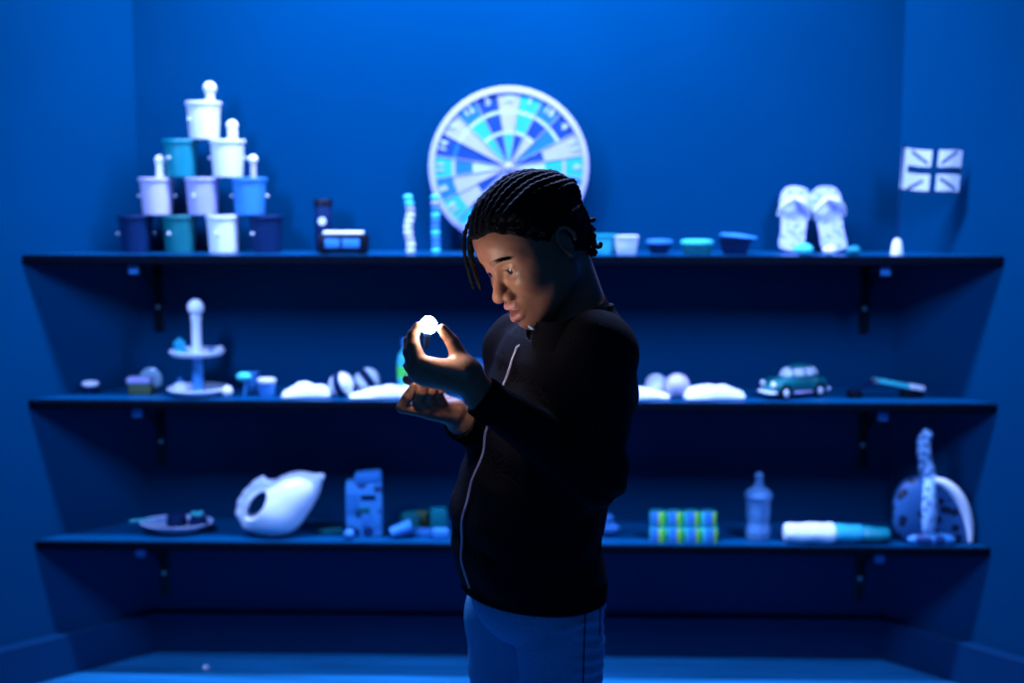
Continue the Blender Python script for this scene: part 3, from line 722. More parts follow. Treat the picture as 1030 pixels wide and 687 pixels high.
# --- toy car
def toy_car():
    Yc = 3.50
    t = empty('toy_car', at(799, Z2, Yc), 'green toy car with rounded roof and white windows on middle shelf', 'toy car', rz=math.radians(28))
    L, W = 0.19, 0.078
    # front points to -x ; station list: x, half width, bottom z, top z
    def body(P):
        u = P[:, 0]/L
        top = np.interp(u, [-0.52, -0.47, -0.40, -0.25, 0.25, 0.42, 0.50, 0.53], [0.022, 0.034, 0.045, 0.053, 0.053, 0.046, 0.034, 0.02])
        hw = np.interp(u, [-0.52, -0.45, -0.30, 0.30, 0.45, 0.53], [0.016, 0.030, 0.037, 0.038, 0.031, 0.016])
        zc = (top+0.014)/2; hz = (top-0.014)/2
        return (np.power(np.abs(P[:, 1]/hw)**3.2 + np.abs((P[:, 2]-zc)/hz)**2.6, 1/2.8)-1)*0.012 + np.maximum(0, np.abs(P[:, 0]-0.001)-L*0.525)
    g = Grp(); g.add(Fn(body), 0.003)
    for sx in (-0.060, 0.056):
        for sy in (-1, 1):
            g.add(Ell((sx, sy*0.033, 0.026), (0.027, 0.0085, 0.021)), 0.006)
    for sx in (-0.060, 0.056):
        for sy in (-1, 1): g.sub(Cap((sx, sy*0.030, 0.016), (sx, sy*0.06, 0.016), 0.0195), 0.002)
    sdf_obj('car_body', g, (-0.115, -0.05, 0.0), (0.115, 0.05, 0.07), 0.0022, M['teal_dark'], t)
    g = Grp(); g.add(Ell((0.012, 0, 0.050), (0.062, 0.030, 0.030)), 0.003); g.sub(Fn(lambda P: P[:, 2]-0.046), 0.001)
    sdf_obj('roof', g, (-0.07, -0.04, 0.03), (0.09, 0.04, 0.09), 0.0022, M['teal_dark'], t)
    # windows: shells hugging the cabin
    def win(x0, x1, y0, y1, z0, z1, nm='window'):
        g = Grp(); g.add(Ell((0.012, 0, 0.050), (0.0632, 0.0312, 0.0308)), 0.001)
        g.sub(Fn(lambda P: -np.maximum.reduce([P[:, 0]-x1, x0-P[:, 0], P[:, 1]-y1, y0-P[:, 1], P[:, 2]-z1, z0-P[:, 2]])), 0.0015)
        g.sub(Ell((0.012, 0, 0.050), (0.060, 0.028, 0.028)), 0.0005)
        sdf_obj(nm, g, (x0-0.004, y0-0.004, z0-0.004), (x1+0.004, y1+0.004, z1+0.004), 0.0016, M['ceramic'], t)
    win(-0.055, -0.026, -0.024, 0.024, 0.053, 0.073, 'windscreen')
    win(0.048, 0.078, -0.022, 0.022, 0.054, 0.073, 'rear_window')
    for y0, y1 in ((-0.036, -0.012), (0.012, 0.036)):
        win(-0.020, 0.010, y0, y1, 0.053, 0.071); win(0.016, 0.044, y0, y1, 0.053, 0.071)
    for sx in (-0.060, 0.056):
        for sy in (-1, 1):
            bm = bmesh.new(); Rm = Matrix.Rotation(PI/2, 3, 'X')
            add_lathe(bm, [(0, -0.007), (0.013, -0.007), (0.0165, -0.005), (0.0165, 0.005), (0.013, 0.007), (0, 0.007)], 28, (sx, sy*0.034, 0.0168), rot=Rm)
            w_ = from_bm('wheel', bm, M['black'], t)
            bm = bmesh.new(); add_ball(bm, (sx, sy*0.041, 0.0168), (0.009, 0.003, 0.009), 16, 10); from_bm('hubcap', bm, M['ceramic'], w_)
    for sx, nm in ((-0.104, 'bumper'), (0.103, 'bumper')):
        bm = bmesh.new(); s = -1 if sx < 0 else 1
        add_tube(bm, catmull([(sx-s*0.016, -0.034, 0.018), (sx-s*0.003, -0.024, 0.018), (sx, 0, 0.018), (sx-s*0.003, 0.024, 0.018), (sx-s*0.016, 0.034, 0.018)], 5), 0.0038, 8); from_bm(nm, bm, M['ceramic'], t)
    for sy in (-1, 1):
        bm = bmesh.new(); add_ball(bm, (-0.091, sy*0.024, 0.036), (0.005, 0.0085, 0.0085), 18, 12); from_bm('headlight', bm, M['white_bright'], t)
        bm = bmesh.new(); add_tube(bm, [(-0.032, sy*0.0395, 0.016), (0.028, sy*0.0395, 0.016)], 0.0028, 8); from_bm('running_board', bm, M['periwinkle'], t)
toy_car()
bpy.data.objects['toy_car'].scale = (1.0, 1.0, 1.14)

# --- hinged metal tool
t = empty('hole_punch', at(891, Z2, 3.49), 'hinged tool with pale metal bar and dark legs at shelf right end', 'tool', rz=math.radians(4))
def beam(nm, a, b, w_, h_, m):
    a, b = Vector(a), Vector(b); d = b-a; bm = bmesh.new()
    rot = Matrix.Rotation(-math.atan2(d.z, d.x), 3, 'Y')
    add_box(bm, (a+b)/2, (d.length, w_, h_), bevel=0.002, rot=rot); return from_bm(nm, bm, M[m], t)
beam('pale_bar', (-0.035, -0.002, 0.050), (0.098, -0.002, 0.024), 0.024, 0.012, 'cyan')
beam('bar_tip', (0.060, -0.010, 0.0335), (0.100, -0.010, 0.026), 0.026, 0.013, 'white')
beam('lever_arm', (-0.095, 0, 0.020), (-0.030, 0, 0.048), 0.018, 0.010, 'navy')
bm = bmesh.new(); add_box(bm, (-0.088, 0, 0.010), (0.036, 0.034, 0.020), bevel=0.003); from_bm('leg', bm, M['black'], t)
bm = bmesh.new(); add_box(bm, (0.070, 0, 0.009), (0.058, 0.034, 0.018), bevel=0.003); from_bm('leg', bm, M['black'], t)
bm = bmesh.new(); add_tube(bm, [(-0.033, -0.016, 0.048), (-0.033, 0.016, 0.048)], 0.007, 14); from_bm('hinge_pin', bm, M['steel'], t)

# ================================================================= bottom shelf
t = empty('oval_plate', at(178, Z3, 3.50), 'oval pale plate at the left of the lowest shelf', 'plate')
bm = bmesh.new(); add_lathe(bm, [(0, 0.001), (0.055, 0.001), (0.070, 0.010), (0.100, 0.026), (0.104, 0.030), (0.099, 0.0305), (0.066, 0.016), (0.05, 0.012), (0, 0.012)], 56, squash=(1, 0.72)); from_bm('plate_dish', bm, M['wheel_white'], t)
zp = Z3+0.0125
for px, dy, r, h, m, lb in ((177, 0.010, 0.029, 0.044, 'navy', 'dark round cake on the oval plate, left of its twin'), (200, -0.005, 0.026, 0.040, 'navy', 'dark round cake at the right of the oval plate')):
    t = empty('round_cake', (x_at(px, 3.5, zp), 3.5+dy, zp), lb, 'cake', 'dark cakes on the oval plate')
    bm = bmesh.new(); add_lathe(bm, [(0, 0), (r*0.8, 0), (r*0.98, h*0.3), (r, h*0.6), (r*0.8, h*0.9), (0, h)], 28)
    for v in bm.verts: v.co += Vector((math.sin(v.co.y*170+v.co.z*100), math.cos(v.co.x*150), 0))*0.0015
    from_bm('cake_body', bm, M[m], t)
    if px == 200:
        for x, y in ((-0.012, 0.0), (0.002, -0.008), (0.006, 0.006)):
            bm = bmesh.new(); add_ball(bm, (x, y, h+0.001), (0.0085, 0.0085, 0.006), 16, 10); from_bm('icing_dollop', bm, M['cyan'], t)
t = empty('cake_server', at(146, Z3, 3.49), 'small teal-ended server resting on the left rim of the plate', 'utensil')
t.location.z += 0.0315
bm = bmesh.new(); add_tube(bm, [(-0.040, -0.005, -0.000), (-0.01, 0, 0.004), (0.030, 0.0, 0.003)], [0.0045, 0.0035, 0.003], 10); from_bm('server_handle', bm, M['cyan'], t)
bm = bmesh.new(); add_ball(bm, (0.045, 0, 0.0035), (0.022, 0.014, 0.0025), 20, 10); from_bm('server_blade', bm, M['blue'], t)

# --- tilted jug
def jug():
    Yj = 3.465; z0 = Z3
    s = px2m(Yj)
    cx = x_at(283, Yj, z0)
    t = empty('tilted_jug', (cx, Yj, z0), 'large white jug lying tilted with big loop handle and pointed spout', 'jug')
    ox, oy = 283, 543.0
    P = lambda px, py, dy=0: np.array([(px-ox)*s, dy, (oy-py)*s])
    g = Grp()
    R3 = lambda d: np.array(Matrix.Rotation(math.radians(d), 3, 'Y'))
    def el(px, py, a, b, c, deg, k=0.02):
        g.add(Ell(P(px, py), (a*s, b*s, c*s), R3(deg)), k)
    el(280, 518, 27, 24, 24, 0); el(291, 505, 30, 22, 24, 35); el(303, 492, 22, 16, 16, 10)
    g.add(Cap(P(310, 488), P(326, 480), 9*s, 3.2*s), 0.012)
    g.add(Cap(P(255, 530), P(275, 533), 9*s, 10*s), 0.015)
    g.add(Cap(P(312, 500), P(324, 482), 7*s, 2.5*s), 0.012)
    path = [(262, 532), (250, 529), (243, 519), (244, 508), (250, 499), (259, 490), (268, 489), (284, 490)]
    rr = [8.5, 8, 6.5, 5.5, 5.5, 5.5, 5, 6]
    el(270, 516, 26, 19, 25, 0, 0.012)
    for i in range(len(path)-1): g.add(Cap(P(*path[i]), P(*path[i+1]), rr[i]*s, rr[i+1]*s), 0.006)
    g.add(Cap(P(263, 486), P(265, 483.5), 4.5*s, 3.5*s), 0.005)
    g.sub(Ell(P(260, 509), (7.6*s, 0.2, 17.0*s), R3(-38)), 0.006)
    g.sub(Fn(lambda X: X[:, 2]-0.0006), 0.001)
    sdf_obj('jug_body', g, (-0.14, -0.09, -0.003), (0.14, 0.09, 0.20), 0.0032, M['ceramic'], t)
jug()
bm = bmesh.new(); add_box(bm, (0, 0, 0.007), (0.072, 0.03, 0.014), bevel=0.004)
tag(from_bm('soap_bar', bm, M['teal_dark'], loc=at(332, Z3, 3.50)), 'flat dark green bar between the jug and the patterned tin', 'bar')
# --- patterned tin
t = empty('patterned_tin', at(367, Z3, 3.49), 'tall square tin with mottled blue print on the lowest shelf', 'tin', rz=math.radians(6))
bm = bmesh.new(); add_box(bm, (0, 0, 0.075), (0.100, 0.07, 0.150), bevel=0.006); from_bm('tin_body', bm, M['printed'], t)
bm = bmesh.new(); add_box(bm, (0.012, 0, 0.163), (0.074, 0.062, 0.026), rot=Matrix.Rotation(math.radians(-5), 3, 'Y'), bevel=0.006); from_bm('tin_lid', bm, M['blue'], t)
for x, z_, w_, h_, m in ((-0.030, 0.095, 0.030, 0.058, 'blue'), (0.004, 0.048, 0.022, 0.040, 'blue'), (0.012, 0.112, 0.040, 0.014, 'navy'), (0.035, 0.055, 0.018, 0.05, 'printed'), (-0.005, 0.075, 0.04, 0.016, 'teal_dark')):
    bm = bmesh.new(); add_box(bm, (x, -0.036, z_), (w_, 0.002, h_), bevel=0.0008); from_bm('label_patch', bm, M[m], t)
pebble(351, 3.43, Z3, (0.015, 0.013, 0.015), 'blue', 'small pale blue ball at the foot of the patterned tin', 'ball', 'small_ball')
# --- clutter by the child
t = empty('tipped_cup', at(404, Z3, 3.45), 'pale blue cup lying on its side beside the jacket', 'cup', rz=math.radians(10))
bm = bmesh.new(); Rm = Matrix.Rotation(math.radians(72), 3, 'Y')
add_lathe(bm, [(0, -0.030), (0.015, -0.030), (0.021, 0.028), (0.0225, 0.030), (0.0195, 0.030), (0.0135, -0.026), (0, -0.026)], 32, (0, 0, 0.0265), rot=Rm)
mn = min(v.co.z for v in bm.verts)
for v in bm.verts: v.co.z -= mn
from_bm('cup_body', bm, M['blue'], t)
def block(px, Y, s, m, label, rz=0, name='toy_block', z=Z3, cat='block', tilt=0):
    bm = bmesh.new(); add_box(bm, (0, 0, 0), s, bevel=min(s)*0.18, rot=Matrix.Rotation(tilt, 3, 'Y'))
    mn = min(v.co.z for v in bm.verts)
    for v in bm.verts: v.co.z -= mn
    return tag(from_bm(name, bm, M[m], loc=at(px, z, Y), rot=(0, 0, rz)), label, cat, 'toy blocks by the jacket on the lowest shelf')
block(412, 3.53, (0.05, 0.045, 0.052), 'teal_dark', 'dark green toy block behind the tipped cup', 0.3)
block(426, 3.48, (0.055, 0.04, 0.018), 'blue', 'flat blue toy block lying right of the tipped cup', -0.1)
block(424, 3.56, (0.045, 0.035, 0.048), 'olive', 'olive toy block far back behind the flat blue one', -0.3)
block(441, 3.54, (0.046, 0.04, 0.062), 'teal', 'taller teal toy block closest to the jacket', 0.2)
block(443, 3.45, (0.045, 0.036, 0.028), 'blue', 'blue toy block in front of the teal one', 0.15)
t = empty('toy_duck', at(612, Z3, 3.50), 'small blue toy bird right behind the jacket hem', 'toy')
bm = bmesh.new(); add_ball(bm, (0, 0, 0.018), (0.032, 0.02, 0.018)); from_bm('toy_body', bm, M['blue'], t)
bm = bmesh.new(); add_ball(bm, (0.0, 0, 0.046), (0.014, 0.013, 0.014)); from_bm('toy_head', bm, M['blue'], t)
# --- striped cans
def can():
    t = empty('striped_can', (0, 0, 0), 'c', 'can', 'green to blue striped cans in two rows')
    r, h = 0.0285/1.3, 0.040
    seq = ['green', 'cyan', 'blue', 'periwinkle']
    bm = bmesh.new(); seg = 48
    mats = [M['green'], M['cyan'], M['blue'], M['lime']]
    prof = [(r*0.96, 0), (r, 0.002), (r, h-0.002), (r*0.96, h)]
    rings = [[bm.verts.new((q*math.cos(2*PI*i/seg), q*math.sin(2*PI*i/seg), z)) for i in range(seg)] for q, z in prof]
    for a, b in zip(rings, rings[1:]):
        for i in range(seg):
            f = bm.faces.new((a[i], a[(i+1) % seg], b[(i+1) % seg], b[i])); f.material_index = [2, 3, 0, 0, 1, 1, 2, 2][int(((i+0.5)/seg*2 % 1)*8)]
    from_bm('can_wall', bm, mats, t)
    for z, nm in ((0, 'base'), (h, 'lid')):
        bm = bmesh.new(); sg = 1 if z else -1
        add_lathe(bm, [(0, z-0.001*sg), (r*0.90, z-0.001*sg), (r*0.93, z), (r*0.965, z)], 32); from_bm(nm, bm, M['teal'], t)
    return t
c0 = can(); first = True
for row, xs, Y in ((0, (662, 679.5, 697, 714), 3.435), (1, (657, 674, 691, 708), 3.455)):
    for k, px in enumerate(xs):
        o = c0 if first else copy_tree(c0); first = False
        zz = Z3 + 0.0004 + row*0.0406
        if row: px = (px + 5)
        o.location = (x_at(px-0.5, Y, zz), Y-0.0*row, zz); o.rotation_euler = (0, 0, math.radians(-90-22+8*k))
        pos = ('leftmost', 'second from the left', 'third from the left', 'rightmost')[k]
        o['label'] = 'striped green and blue can, %s of the %s row' % (pos, 'upper' if row else 'lower')
# --- glass bottle
t = empty('glass_decanter', at(762, Z3, 3.47), 'clear ribbed glass bottle with ball stopper on the lowest shelf', 'bottle')
prof = [(0, 0.0), (0.030, 0.0), (0.034, 0.004), (0.0355, 0.025), (0.031, 0.05), (0.0335, 0.075), (0.034, 0.115), (0.038, 0.128), (0.033, 0.142), (0.018, 0.153), (0.012, 0.158), (0.012, 0.165), (0.009, 0.165), (0.009, 0.157), (0.028, 0.140), (0.030, 0.115), (0.028, 0.05), (0.030, 0.02), (0.0, 0.010)]
bm = bmesh.new(); add_lathe(bm, prof, 12)
from_bm('bottle_body', bm, M['glass'], t, smooth=False)
bm = bmesh.new(); add_lathe(bm, [(0, 0.158), (0.0085, 0.158), (0.0085, 0.166), (0.0135, 0.168), (0.0075, 0.172), (0.012, 0.180), (0.0125, 0.187), (0.008, 0.195), (0, 0.198)], 28); from_bm('stopper', bm, M['glass'], t)
bm = bmesh.new(); add_lathe(bm, [(0.0345, 0.116), (0.039, 0.124), (0.0395, 0.131), (0.0335, 0.143)], 40); from_bm('shoulder_band', bm, M['glass'], t); t.scale = (1, 1, 0.955)
# --- rolled towel
t = empty('rolled_towel', at(788, Z3, 3.437), 'long rolled towel, white at the left and teal striped right', 'towel')
s_ = px2m(3.47); Lx = 106*s_
def roll(x0, x1, r0, r1, yy, zz, nm, m, sq=1.0):
    g = Grp()
    f = lambda P: (np.sqrt(((P[:, 1]-yy)/1.25)**2 + ((P[:, 2]-zz)*sq)**2) - np.interp(P[:, 0], [x0, x0+0.006, x0+0.02, x1-0.015, x1-0.004, x1], [r0*0.7, r0*0.92, r0, r1, r1*0.93, r1*0.75]) - 0.0012*np.sin(P[:, 0]*90+P[:, 1]*120))
    g.add(Fn(lambda P: np.maximum(f(P), np.maximum(x0-P[:, 0], P[:, 0]-x1))), 0.002)
    g.sub(Fn(lambda P: P[:, 2]-0.0005), 0.001)
    sdf_obj(nm, g, (x0-0.008, yy-0.06, -0.004), (x1+0.008, yy+0.06, 0.09), 0.0035, M[m], t)
roll(0, 0.140, 0.026, 0.028, 0, 0.0265, 'white_fold', 'cloth', 1.0)
roll(0.130, 0.215, 0.027, 0.025, 0.0, 0.0255, 'teal_fold', 'wheel_cyan', 1.05)
roll(0.207, Lx, 0.0255, 0.020, 0.0, 0.0225, 'striped_fold', 'teal', 1.1)
# --- spotted ornament
def ornament():
    Yo = 3.447; s = px2m(Yo)*1.02; ox, oy = 937, 545
    t = empty('spotted_bag', at(ox, Z3, Yo), 'spotted half-round bag with long curved neck handle at right end', 'ornament')
    P = lambda px, py, dy=0: np.array([(px-ox)*s, dy, (oy-py)*s])
    fl = Fn(lambda X: X[:, 2]-0.0006)
    def prism(poly_fn, dep): return Fn(lambda X: np.maximum(poly_fn(X), np.abs(X[:, 1])-dep))
    g = Grp(); g.add(Ell(P(919, 513), (22*s, 0.034, 35*s)), 0.004); g.add(Ell(P(912, 512), (14*s, 0.030, 30*s)), 0.01); g.sub(fl, 0.001)
    sdf_obj('left_cheek', g, (-0.13, -0.06, -0.003), (0.03, 0.06, 0.2), 0.0032, M['dots'], t)
    g = Grp(); g.add(Ell(P(930, 511, -0.016), (9*s, 0.030, 31*s)), 0.004)
    path = [(932, 484), (929, 470), (926, 455), (925, 443), (927.5, 436)]; rr = [9, 7, 6.3, 6.2, 6.0]
    for i in range(4): g.add(Cap(P(*path[i]), P(*path[i+1]), rr[i]*s, rr[i+1]*s), 0.008)
    g.sub(fl, 0.001)
    sdf_obj('curved_neck', g, (-0.08, -0.06, -0.003), (0.05, 0.05, 0.33), 0.003, M['speckle'], t)
    g = Grp(); g.add(Fn(lambda X: np.maximum(np.sqrt(((X[:, 0]-P(932, 0)[0])/(43*s))**2+(X[:, 2]/(66*s))**2)*0.14-0.14, np.maximum(np.abs(X[:, 1])-0.016, P(934, 0)[0]-X[:, 0]))), 0.004); g.sub(fl, 0.001)
    sdf_obj('right_cheek', g, (-0.02, -0.04, -0.003), (0.13, 0.04, 0.2), 0.0032, M['dots'], t)
    bm = bmesh.new(); pts = []
    for k in range(17):
        a = math.radians(86 - 84*k/16); pts.append(P(932 + 41.5*math.cos(a), 545 - 65*math.sin(a), -0.014))
    add_tube(bm, pts, [0.006+0.009*math.sin(PI*min(1, k/16*0.9+0.08)) for k in range(17)], 14); 
    for v in bm.verts: v.co.z = max(v.co.z, 0.0008)
    from_bm('pale_edge', bm, M['white_bright'], t)
    g = Grp(); g.add(Ell(P(934, 540, -0.024), (24*s, 0.018, 7*s)), 0.003); g.sub(fl, 0.001)
    sdf_obj('base_ruffle', g, (-0.09, -0.07, -0.003), (0.09, 0.01, 0.04), 0.003, M['printed'], t)
ornament()
# ------------------------------------------------------------------ the child (sculpted in the camera-aligned frame, then turned to the room)
A = aligned
def fin(name, V, F, m, parent=None):
    return link(name, np_mesh(name, to_world(V), F), m, parent, True)
def fin_bm(name, bm, m, parent, sharp=None):
    for v in bm.verts: v.co = Vector(to_world(np.array(v.co)))
    return from_bm(name, bm, m, parent, sharp=sharp)
# head frame
YAW, PIT, ROL, HS = math.radians(34.0), math.radians(30.5), math.radians(-9.0), 0.915
hh = np.array([-math.cos(YAW), -math.sin(YAW), 0]); Zv = np.array([0, 0, 1.0])
hf = math.cos(PIT)*hh - math.sin(PIT)*Zv; hu = math.sin(PIT)*hh + math.cos(PIT)*Zv; hl = np.cross(hu, hf)
hu2 = hu*math.cos(ROL) + hl*math.sin(ROL); hl2 = hl*math.cos(ROL) - hu*math.sin(ROL)
HR = np.array([hf, hl2, hu2]); HC = np.array([0.0306, 1.86, 1.2851])
H = lambda x, y, z: np.array([x, y, z])*HS @ HR + HC
def HE(c, r, Rl=None):
    R = HR if Rl is None else np.asarray(Rl).T @ HR
    return Ell(H(*c), np.array(r)*HS, R)
HCap = lambda a, b, r1, r2=None: Cap(H(*a), H(*b), r1*HS, (r1 if r2 is None else r2)*HS)
roty = lambda d: np.array(Matrix.Rotation(math.radians(d), 3, 'Y'))
rotx = lambda d: np.array(Matrix.Rotation(math.radians(d), 3, 'X'))
rotz = lambda d: np.array(Matrix.Rotation(math.radians(d), 3, 'Z'))

body = Grp()
hd = Grp()
hd.add(HE((-0.006, 0, 0.027), (0.086, 0.070, 0.071)), 0.01)
hd.add(HE((0.024, 0, 0.030), (0.060, 0.062, 0.060)), 0.02)
hd.add(HE((0.034, 0, -0.034), (0.046, 0.055, 0.064)), 0.028)
for s in (-1, 1):
    hd.add(HCap((0.000, s*0.047, -0.056), (0.064, s*0.014, -0.090), 0.020, 0.014), 0.034)
    hd.add(HE((0.058, s*0.033, -0.030), (0.023, 0.022, 0.023)), 0.014)
    hd.add(HCap((0.0745, s*0.010, 0.017), (0.058, s*0.044, 0.014), 0.0095, 0.009), 0.012)
hd.add(HE((0.068, 0, -0.060), (0.0245, 0.027, 0.026)), 0.014)
hd.add(HE((0.076, 0, -0.092), (0.0135, 0.016, 0.0135)), 0.014)
for s in (-1, 1):
    hd.sub(HE((0.0865, s*0.030, -0.0045), (0.0155, 0.0185, 0.0115)), 0.010)
for s in (-1, 1): hd.add(HE((0.026, s*0.034, -0.014), (0.036, 0.030, 0.046)), 0.02)
# nose
ns = Grp()
ns.add(HCap((0.0775, 0, 0.004), (0.0965, 0, -0.031), 0.0066, 0.0092), 0.004)
ns.add(HE((0.0990, 0, -0.0355), (0.0108, 0.0115, 0.0096)), 0.006)
for s in (-1, 1): ns.add(HE((0.0890, s*0.0140, -0.0400), (0.0108, 0.0076, 0.0080)), 0.004)
hd.add(ns, 0.006)
for s in (-1, 1): hd.sub(HE((0.0925, s*0.0098, -0.0490), (0.0080, 0.0054, 0.0070), rotz(s*-20)), 0.0010)
# lids
EYE = {s: (0.0655, s*0.0305, -0.0042) for s in (-1, 1)}
for s in (-1, 1):
    hd.add(HE(EYE[s], (0.0138, 0.0150, 0.0128)), 0.004)
for s in (-1, 1):
    hd.sub(HE((0.0805, s*0.0305, -0.0056), (0.0080, 0.0122, 0.0041), rotx(s*6)), 0.0010)
    hd.add(HCap((0.0765, s*0.021, 0.0026), (0.0715, s*0.041, 0.0020), 0.0022, 0.0020), 0.0035)
# lips: parted, teeth showing
lp = Grp()
for s in (-1, 1):
    lp.add(HCap((0.0925, s*0.003, -0.0575), (0.0890, s*0.013, -0.0582), 0.0058, 0.0050), 0.003)
    lp.add(HCap((0.0890, s*0.013, -0.0582), (0.0775, s*0.0225, -0.0650), 0.0050, 0.0026), 0.003)
    lp.add(HCap((0.0935, s*0.002, -0.0768), (0.0880, s*0.012, -0.0755), 0.0072, 0.0060), 0.003)
    lp.add(HCap((0.0880, s*0.012, -0.0755), (0.0775, s*0.0222, -0.0668), 0.0060, 0.0026), 0.003)
hd.add(lp, 0.0035)
hd.sub(HE((0.0970, 0, -0.0664), (0.0270, 0.0180, 0.0058)), 0.0012)
# ears
for s in (-1, 1):
    e = Grp(); c = np.array([-0.012, s*0.0725, -0.010])
    e.add(HE(c, (0.0130, 0.0036, 0.0225), rotx(0) @ rotz(s*18)), 0.002)
    arc = []
    for k in range(11):
        a = math.radians(-60 + 250*k/10)
        arc.append((c[0] + 0.0135*math.cos(a)*(1 if math.sin(a) > 0 else 0.85), c[1] + s*(0.006 + 0.004*-math.cos(a)), c[2] + 0.0230*math.sin(a)))
    for k in range(10): e.add(HCap(arc[k], arc[k+1], 0.0030, 0.0030), 0.002)
    e.add(HE((c[0]+0.004, c[1]+s*0.003, c[2]-0.0215), (0.0072, 0.0042, 0.0072)), 0.003)
    e.sub(HE((c[0]+0.004, c[1]+s*0.0085, c[2]-0.002), (0.0085, 0.0058, 0.0125)), 0.002)
    hd.add(e, 0.004)
body.add(hd, 0.004)

# torso heading
BA = math.radians(30); bh = np.array([-math.cos(BA), -math.sin(BA), 0]); bl = np.array([math.sin(BA), -math.cos(BA), 0])
ROWS = [  # y px, centre px, half depth, half width
    (309, 586, 0.044, 0.050), (316, 583, 0.052, 0.066), (326, 579, 0.064, 0.098), (338, 574, 0.076, 0.122), (360, 568, 0.088, 0.136), (400, 561, 0.095, 0.140),
    (440, 551, 0.099, 0.138), (480, 538, 0.103, 0.135), (520, 529, 0.105, 0.134), (550, 529, 0.104, 0.134),
    (580, 534, 0.100, 0.133), (600, 538, 0.097, 0.131), (612, 539, 0.096, 0.130)]
YT = 1.90
def rowtab(rows):
    T = []
    for y, cx, d, w in rows:
        p = A(cx, y, YT); T.append((p[2], p[0], d, w))
    T.sort(); return np.array(T).T
TZ, TX, TD, TW = rowtab(ROWS)
def torso(grow=0.0, z0=None, z1=None, fold=0.0, tab=(TZ, TX, TD, TW)):
    tz, tx, td, tw = tab
    z0 = tz[0] if z0 is None else z0; z1 = tz[-1] if z1 is None else z1
    def f(P):
        z = P[:, 2]; cx = np.interp(z, tz, tx); d = np.interp(z, tz, td)+grow; w = np.interp(z, tz, tw)+grow
        qx = P[:, 0]-cx; qy = P[:, 1]-YT
        a = qx*bh[0]+qy*bh[1]; b = qx*bl[0]+qy*bl[1]
        e = (np.abs(a/d)**2.25 + np.abs(b/w)**2.25)**(1/2.25)
        r = (e-1)*np.minimum(d, w)*0.95
        if fold:
            r = r - fold*(np.sin(z*95 + b*22 + 2*np.sin(a*30))*0.5 + np.sin(z*47 - a*35)*0.6 + 0.12*np.sin(b*120+z*20))*np.clip((z1-z)*8, 0, 1)*np.clip((z-z0)*14, 0.1, 1)
        return np.maximum(r, np.maximum(z0-z, z-z1))
    return Fn(f)
zneck = A(586, 305, 1.9)[2]; zhem = A(539, 589, 1.9)[2]
body.add(torso(-0.020, zhem-0.02, None), 0.015)
neckb = A(586, 330, 1.92)
body.add(Cap(H(-0.030, 0, -0.040), neckb, 0.043, 0.047), 0.020)
body.add(Cap(H(0.015, 0, -0.075), neckb + bh*0.02, 0.030, 0.036), 0.02)
# arms
SN, EN, WN = A(601, 352, 1.80), A(600, 478, 1.78), A(486, 400, 1.744)
SF, EF, WF = A(522, 350, 2.00), A(512, 452, 1.97), A(465, 424, 1.872)
for S_, E_, W_ in ((SN, EN, WN), (SF, EF, WF)):
    body.add(Cap(S_, E_, 0.038, 0.031), 0.02); body.add(Cap(E_, W_, 0.031, 0.0225), 0.006)
# legs
zc = A(539, 640, 1.9)[2]
HN, HF = A(563, 618, 1.85), A(509, 618, 1.98)
KN, KF = np.array([HN[0]+0.004, 1.85, 0.40]), np.array([HF[0]+0.012, 1.98, 0.40])
AN, AF = np.array([KN[0]+0.012, 1.86, 0.075]), np.array([KF[0]+0.012, 1.99, 0.075])
body.add(Ell(A(539, 598, 1.9), (0.070, 0.085, 0.050)), 0.01)
for a, k, n in ((HN, KN, AN), (HF, KF, AF)):
    body.add(Cap(a, k, 0.060, 0.042), 0.015); body.add(Cap(k, n, 0.042, 0.029), 0.012)
    body.add(Cap(n, n + bh*0.125 + np.array([0, 0, -0.045]), 0.028, 0.020), 0.012)
    body.add(Ell(n + np.array([0, 0, -0.040])-bh*0.012, (0.028, 0.028, 0.030)), 0.01)

# --- left (near) hand, pinching the bulb
def finger(pts, rad, k=0.002):
    g = Grp()
    for i in range(len(pts)-1): g.add(Cap(pts[i], pts[i+1], rad[i], rad[i+1]), k)
    return g
BULB = A(431, 327, 1.7550)
lh = Grp()
lh.add(Cap(WN, A(474, 385, 1.7410), 0.0235, 0.0225), 0.008)
MCPs = [A(422, 365, 1.7360), A(418, 371, 1.7400), A(421, 377, 1.7440), A(429, 381, 1.7480)]
for m_, r_ in zip(MCPs, (0.0118, 0.0118, 0.0112, 0.0105)):
    lh.add(Cap(A(468, 380, 1.7400), m_, 0.0185, r_), 0.010)
lh.add(Cap(A(468, 372, 1.7400), A(440, 375, 1.7380), 0.0165, 0.0115), 0.010)
tb = finger([A(471, 374, 1.7420), A(463, 360, 1.7500), A(455, 344, 1.7540), A(445.0, 331.0, 1.7550)], [0.0160, 0.0118, 0.0098, 0.0072])
lh.add(tb, 0.012)
ix = finger([MCPs[0], A(415.5, 348, 1.7440), A(415.5, 337, 1.7510), A(420.3, 328.5, 1.7550)], [0.0115, 0.0096, 0.0082, 0.0066])
lh.add(ix, 0.004)
md = finger([MCPs[1], A(412, 354, 1.7540), A(412.0, 343, 1.7640), A(418, 334, 1.7670)], [0.0115, 0.0095, 0.0082, 0.0068])
lh.add(md, 0.003)
rg = finger([MCPs[2], A(413, 367, 1.7540), A(417, 364, 1.7580), A(424, 368, 1.7560)], [0.0108, 0.0088, 0.0076, 0.0066])
lh.add(rg, 0.003)
pk = finger([MCPs[3], A(418, 377, 1.7560), A(421, 373, 1.7600), A(428, 374, 1.7580)], [0.0098, 0.0078, 0.0068, 0.0060])
lh.add(pk, 0.003)
body.add(lh, 0.006)
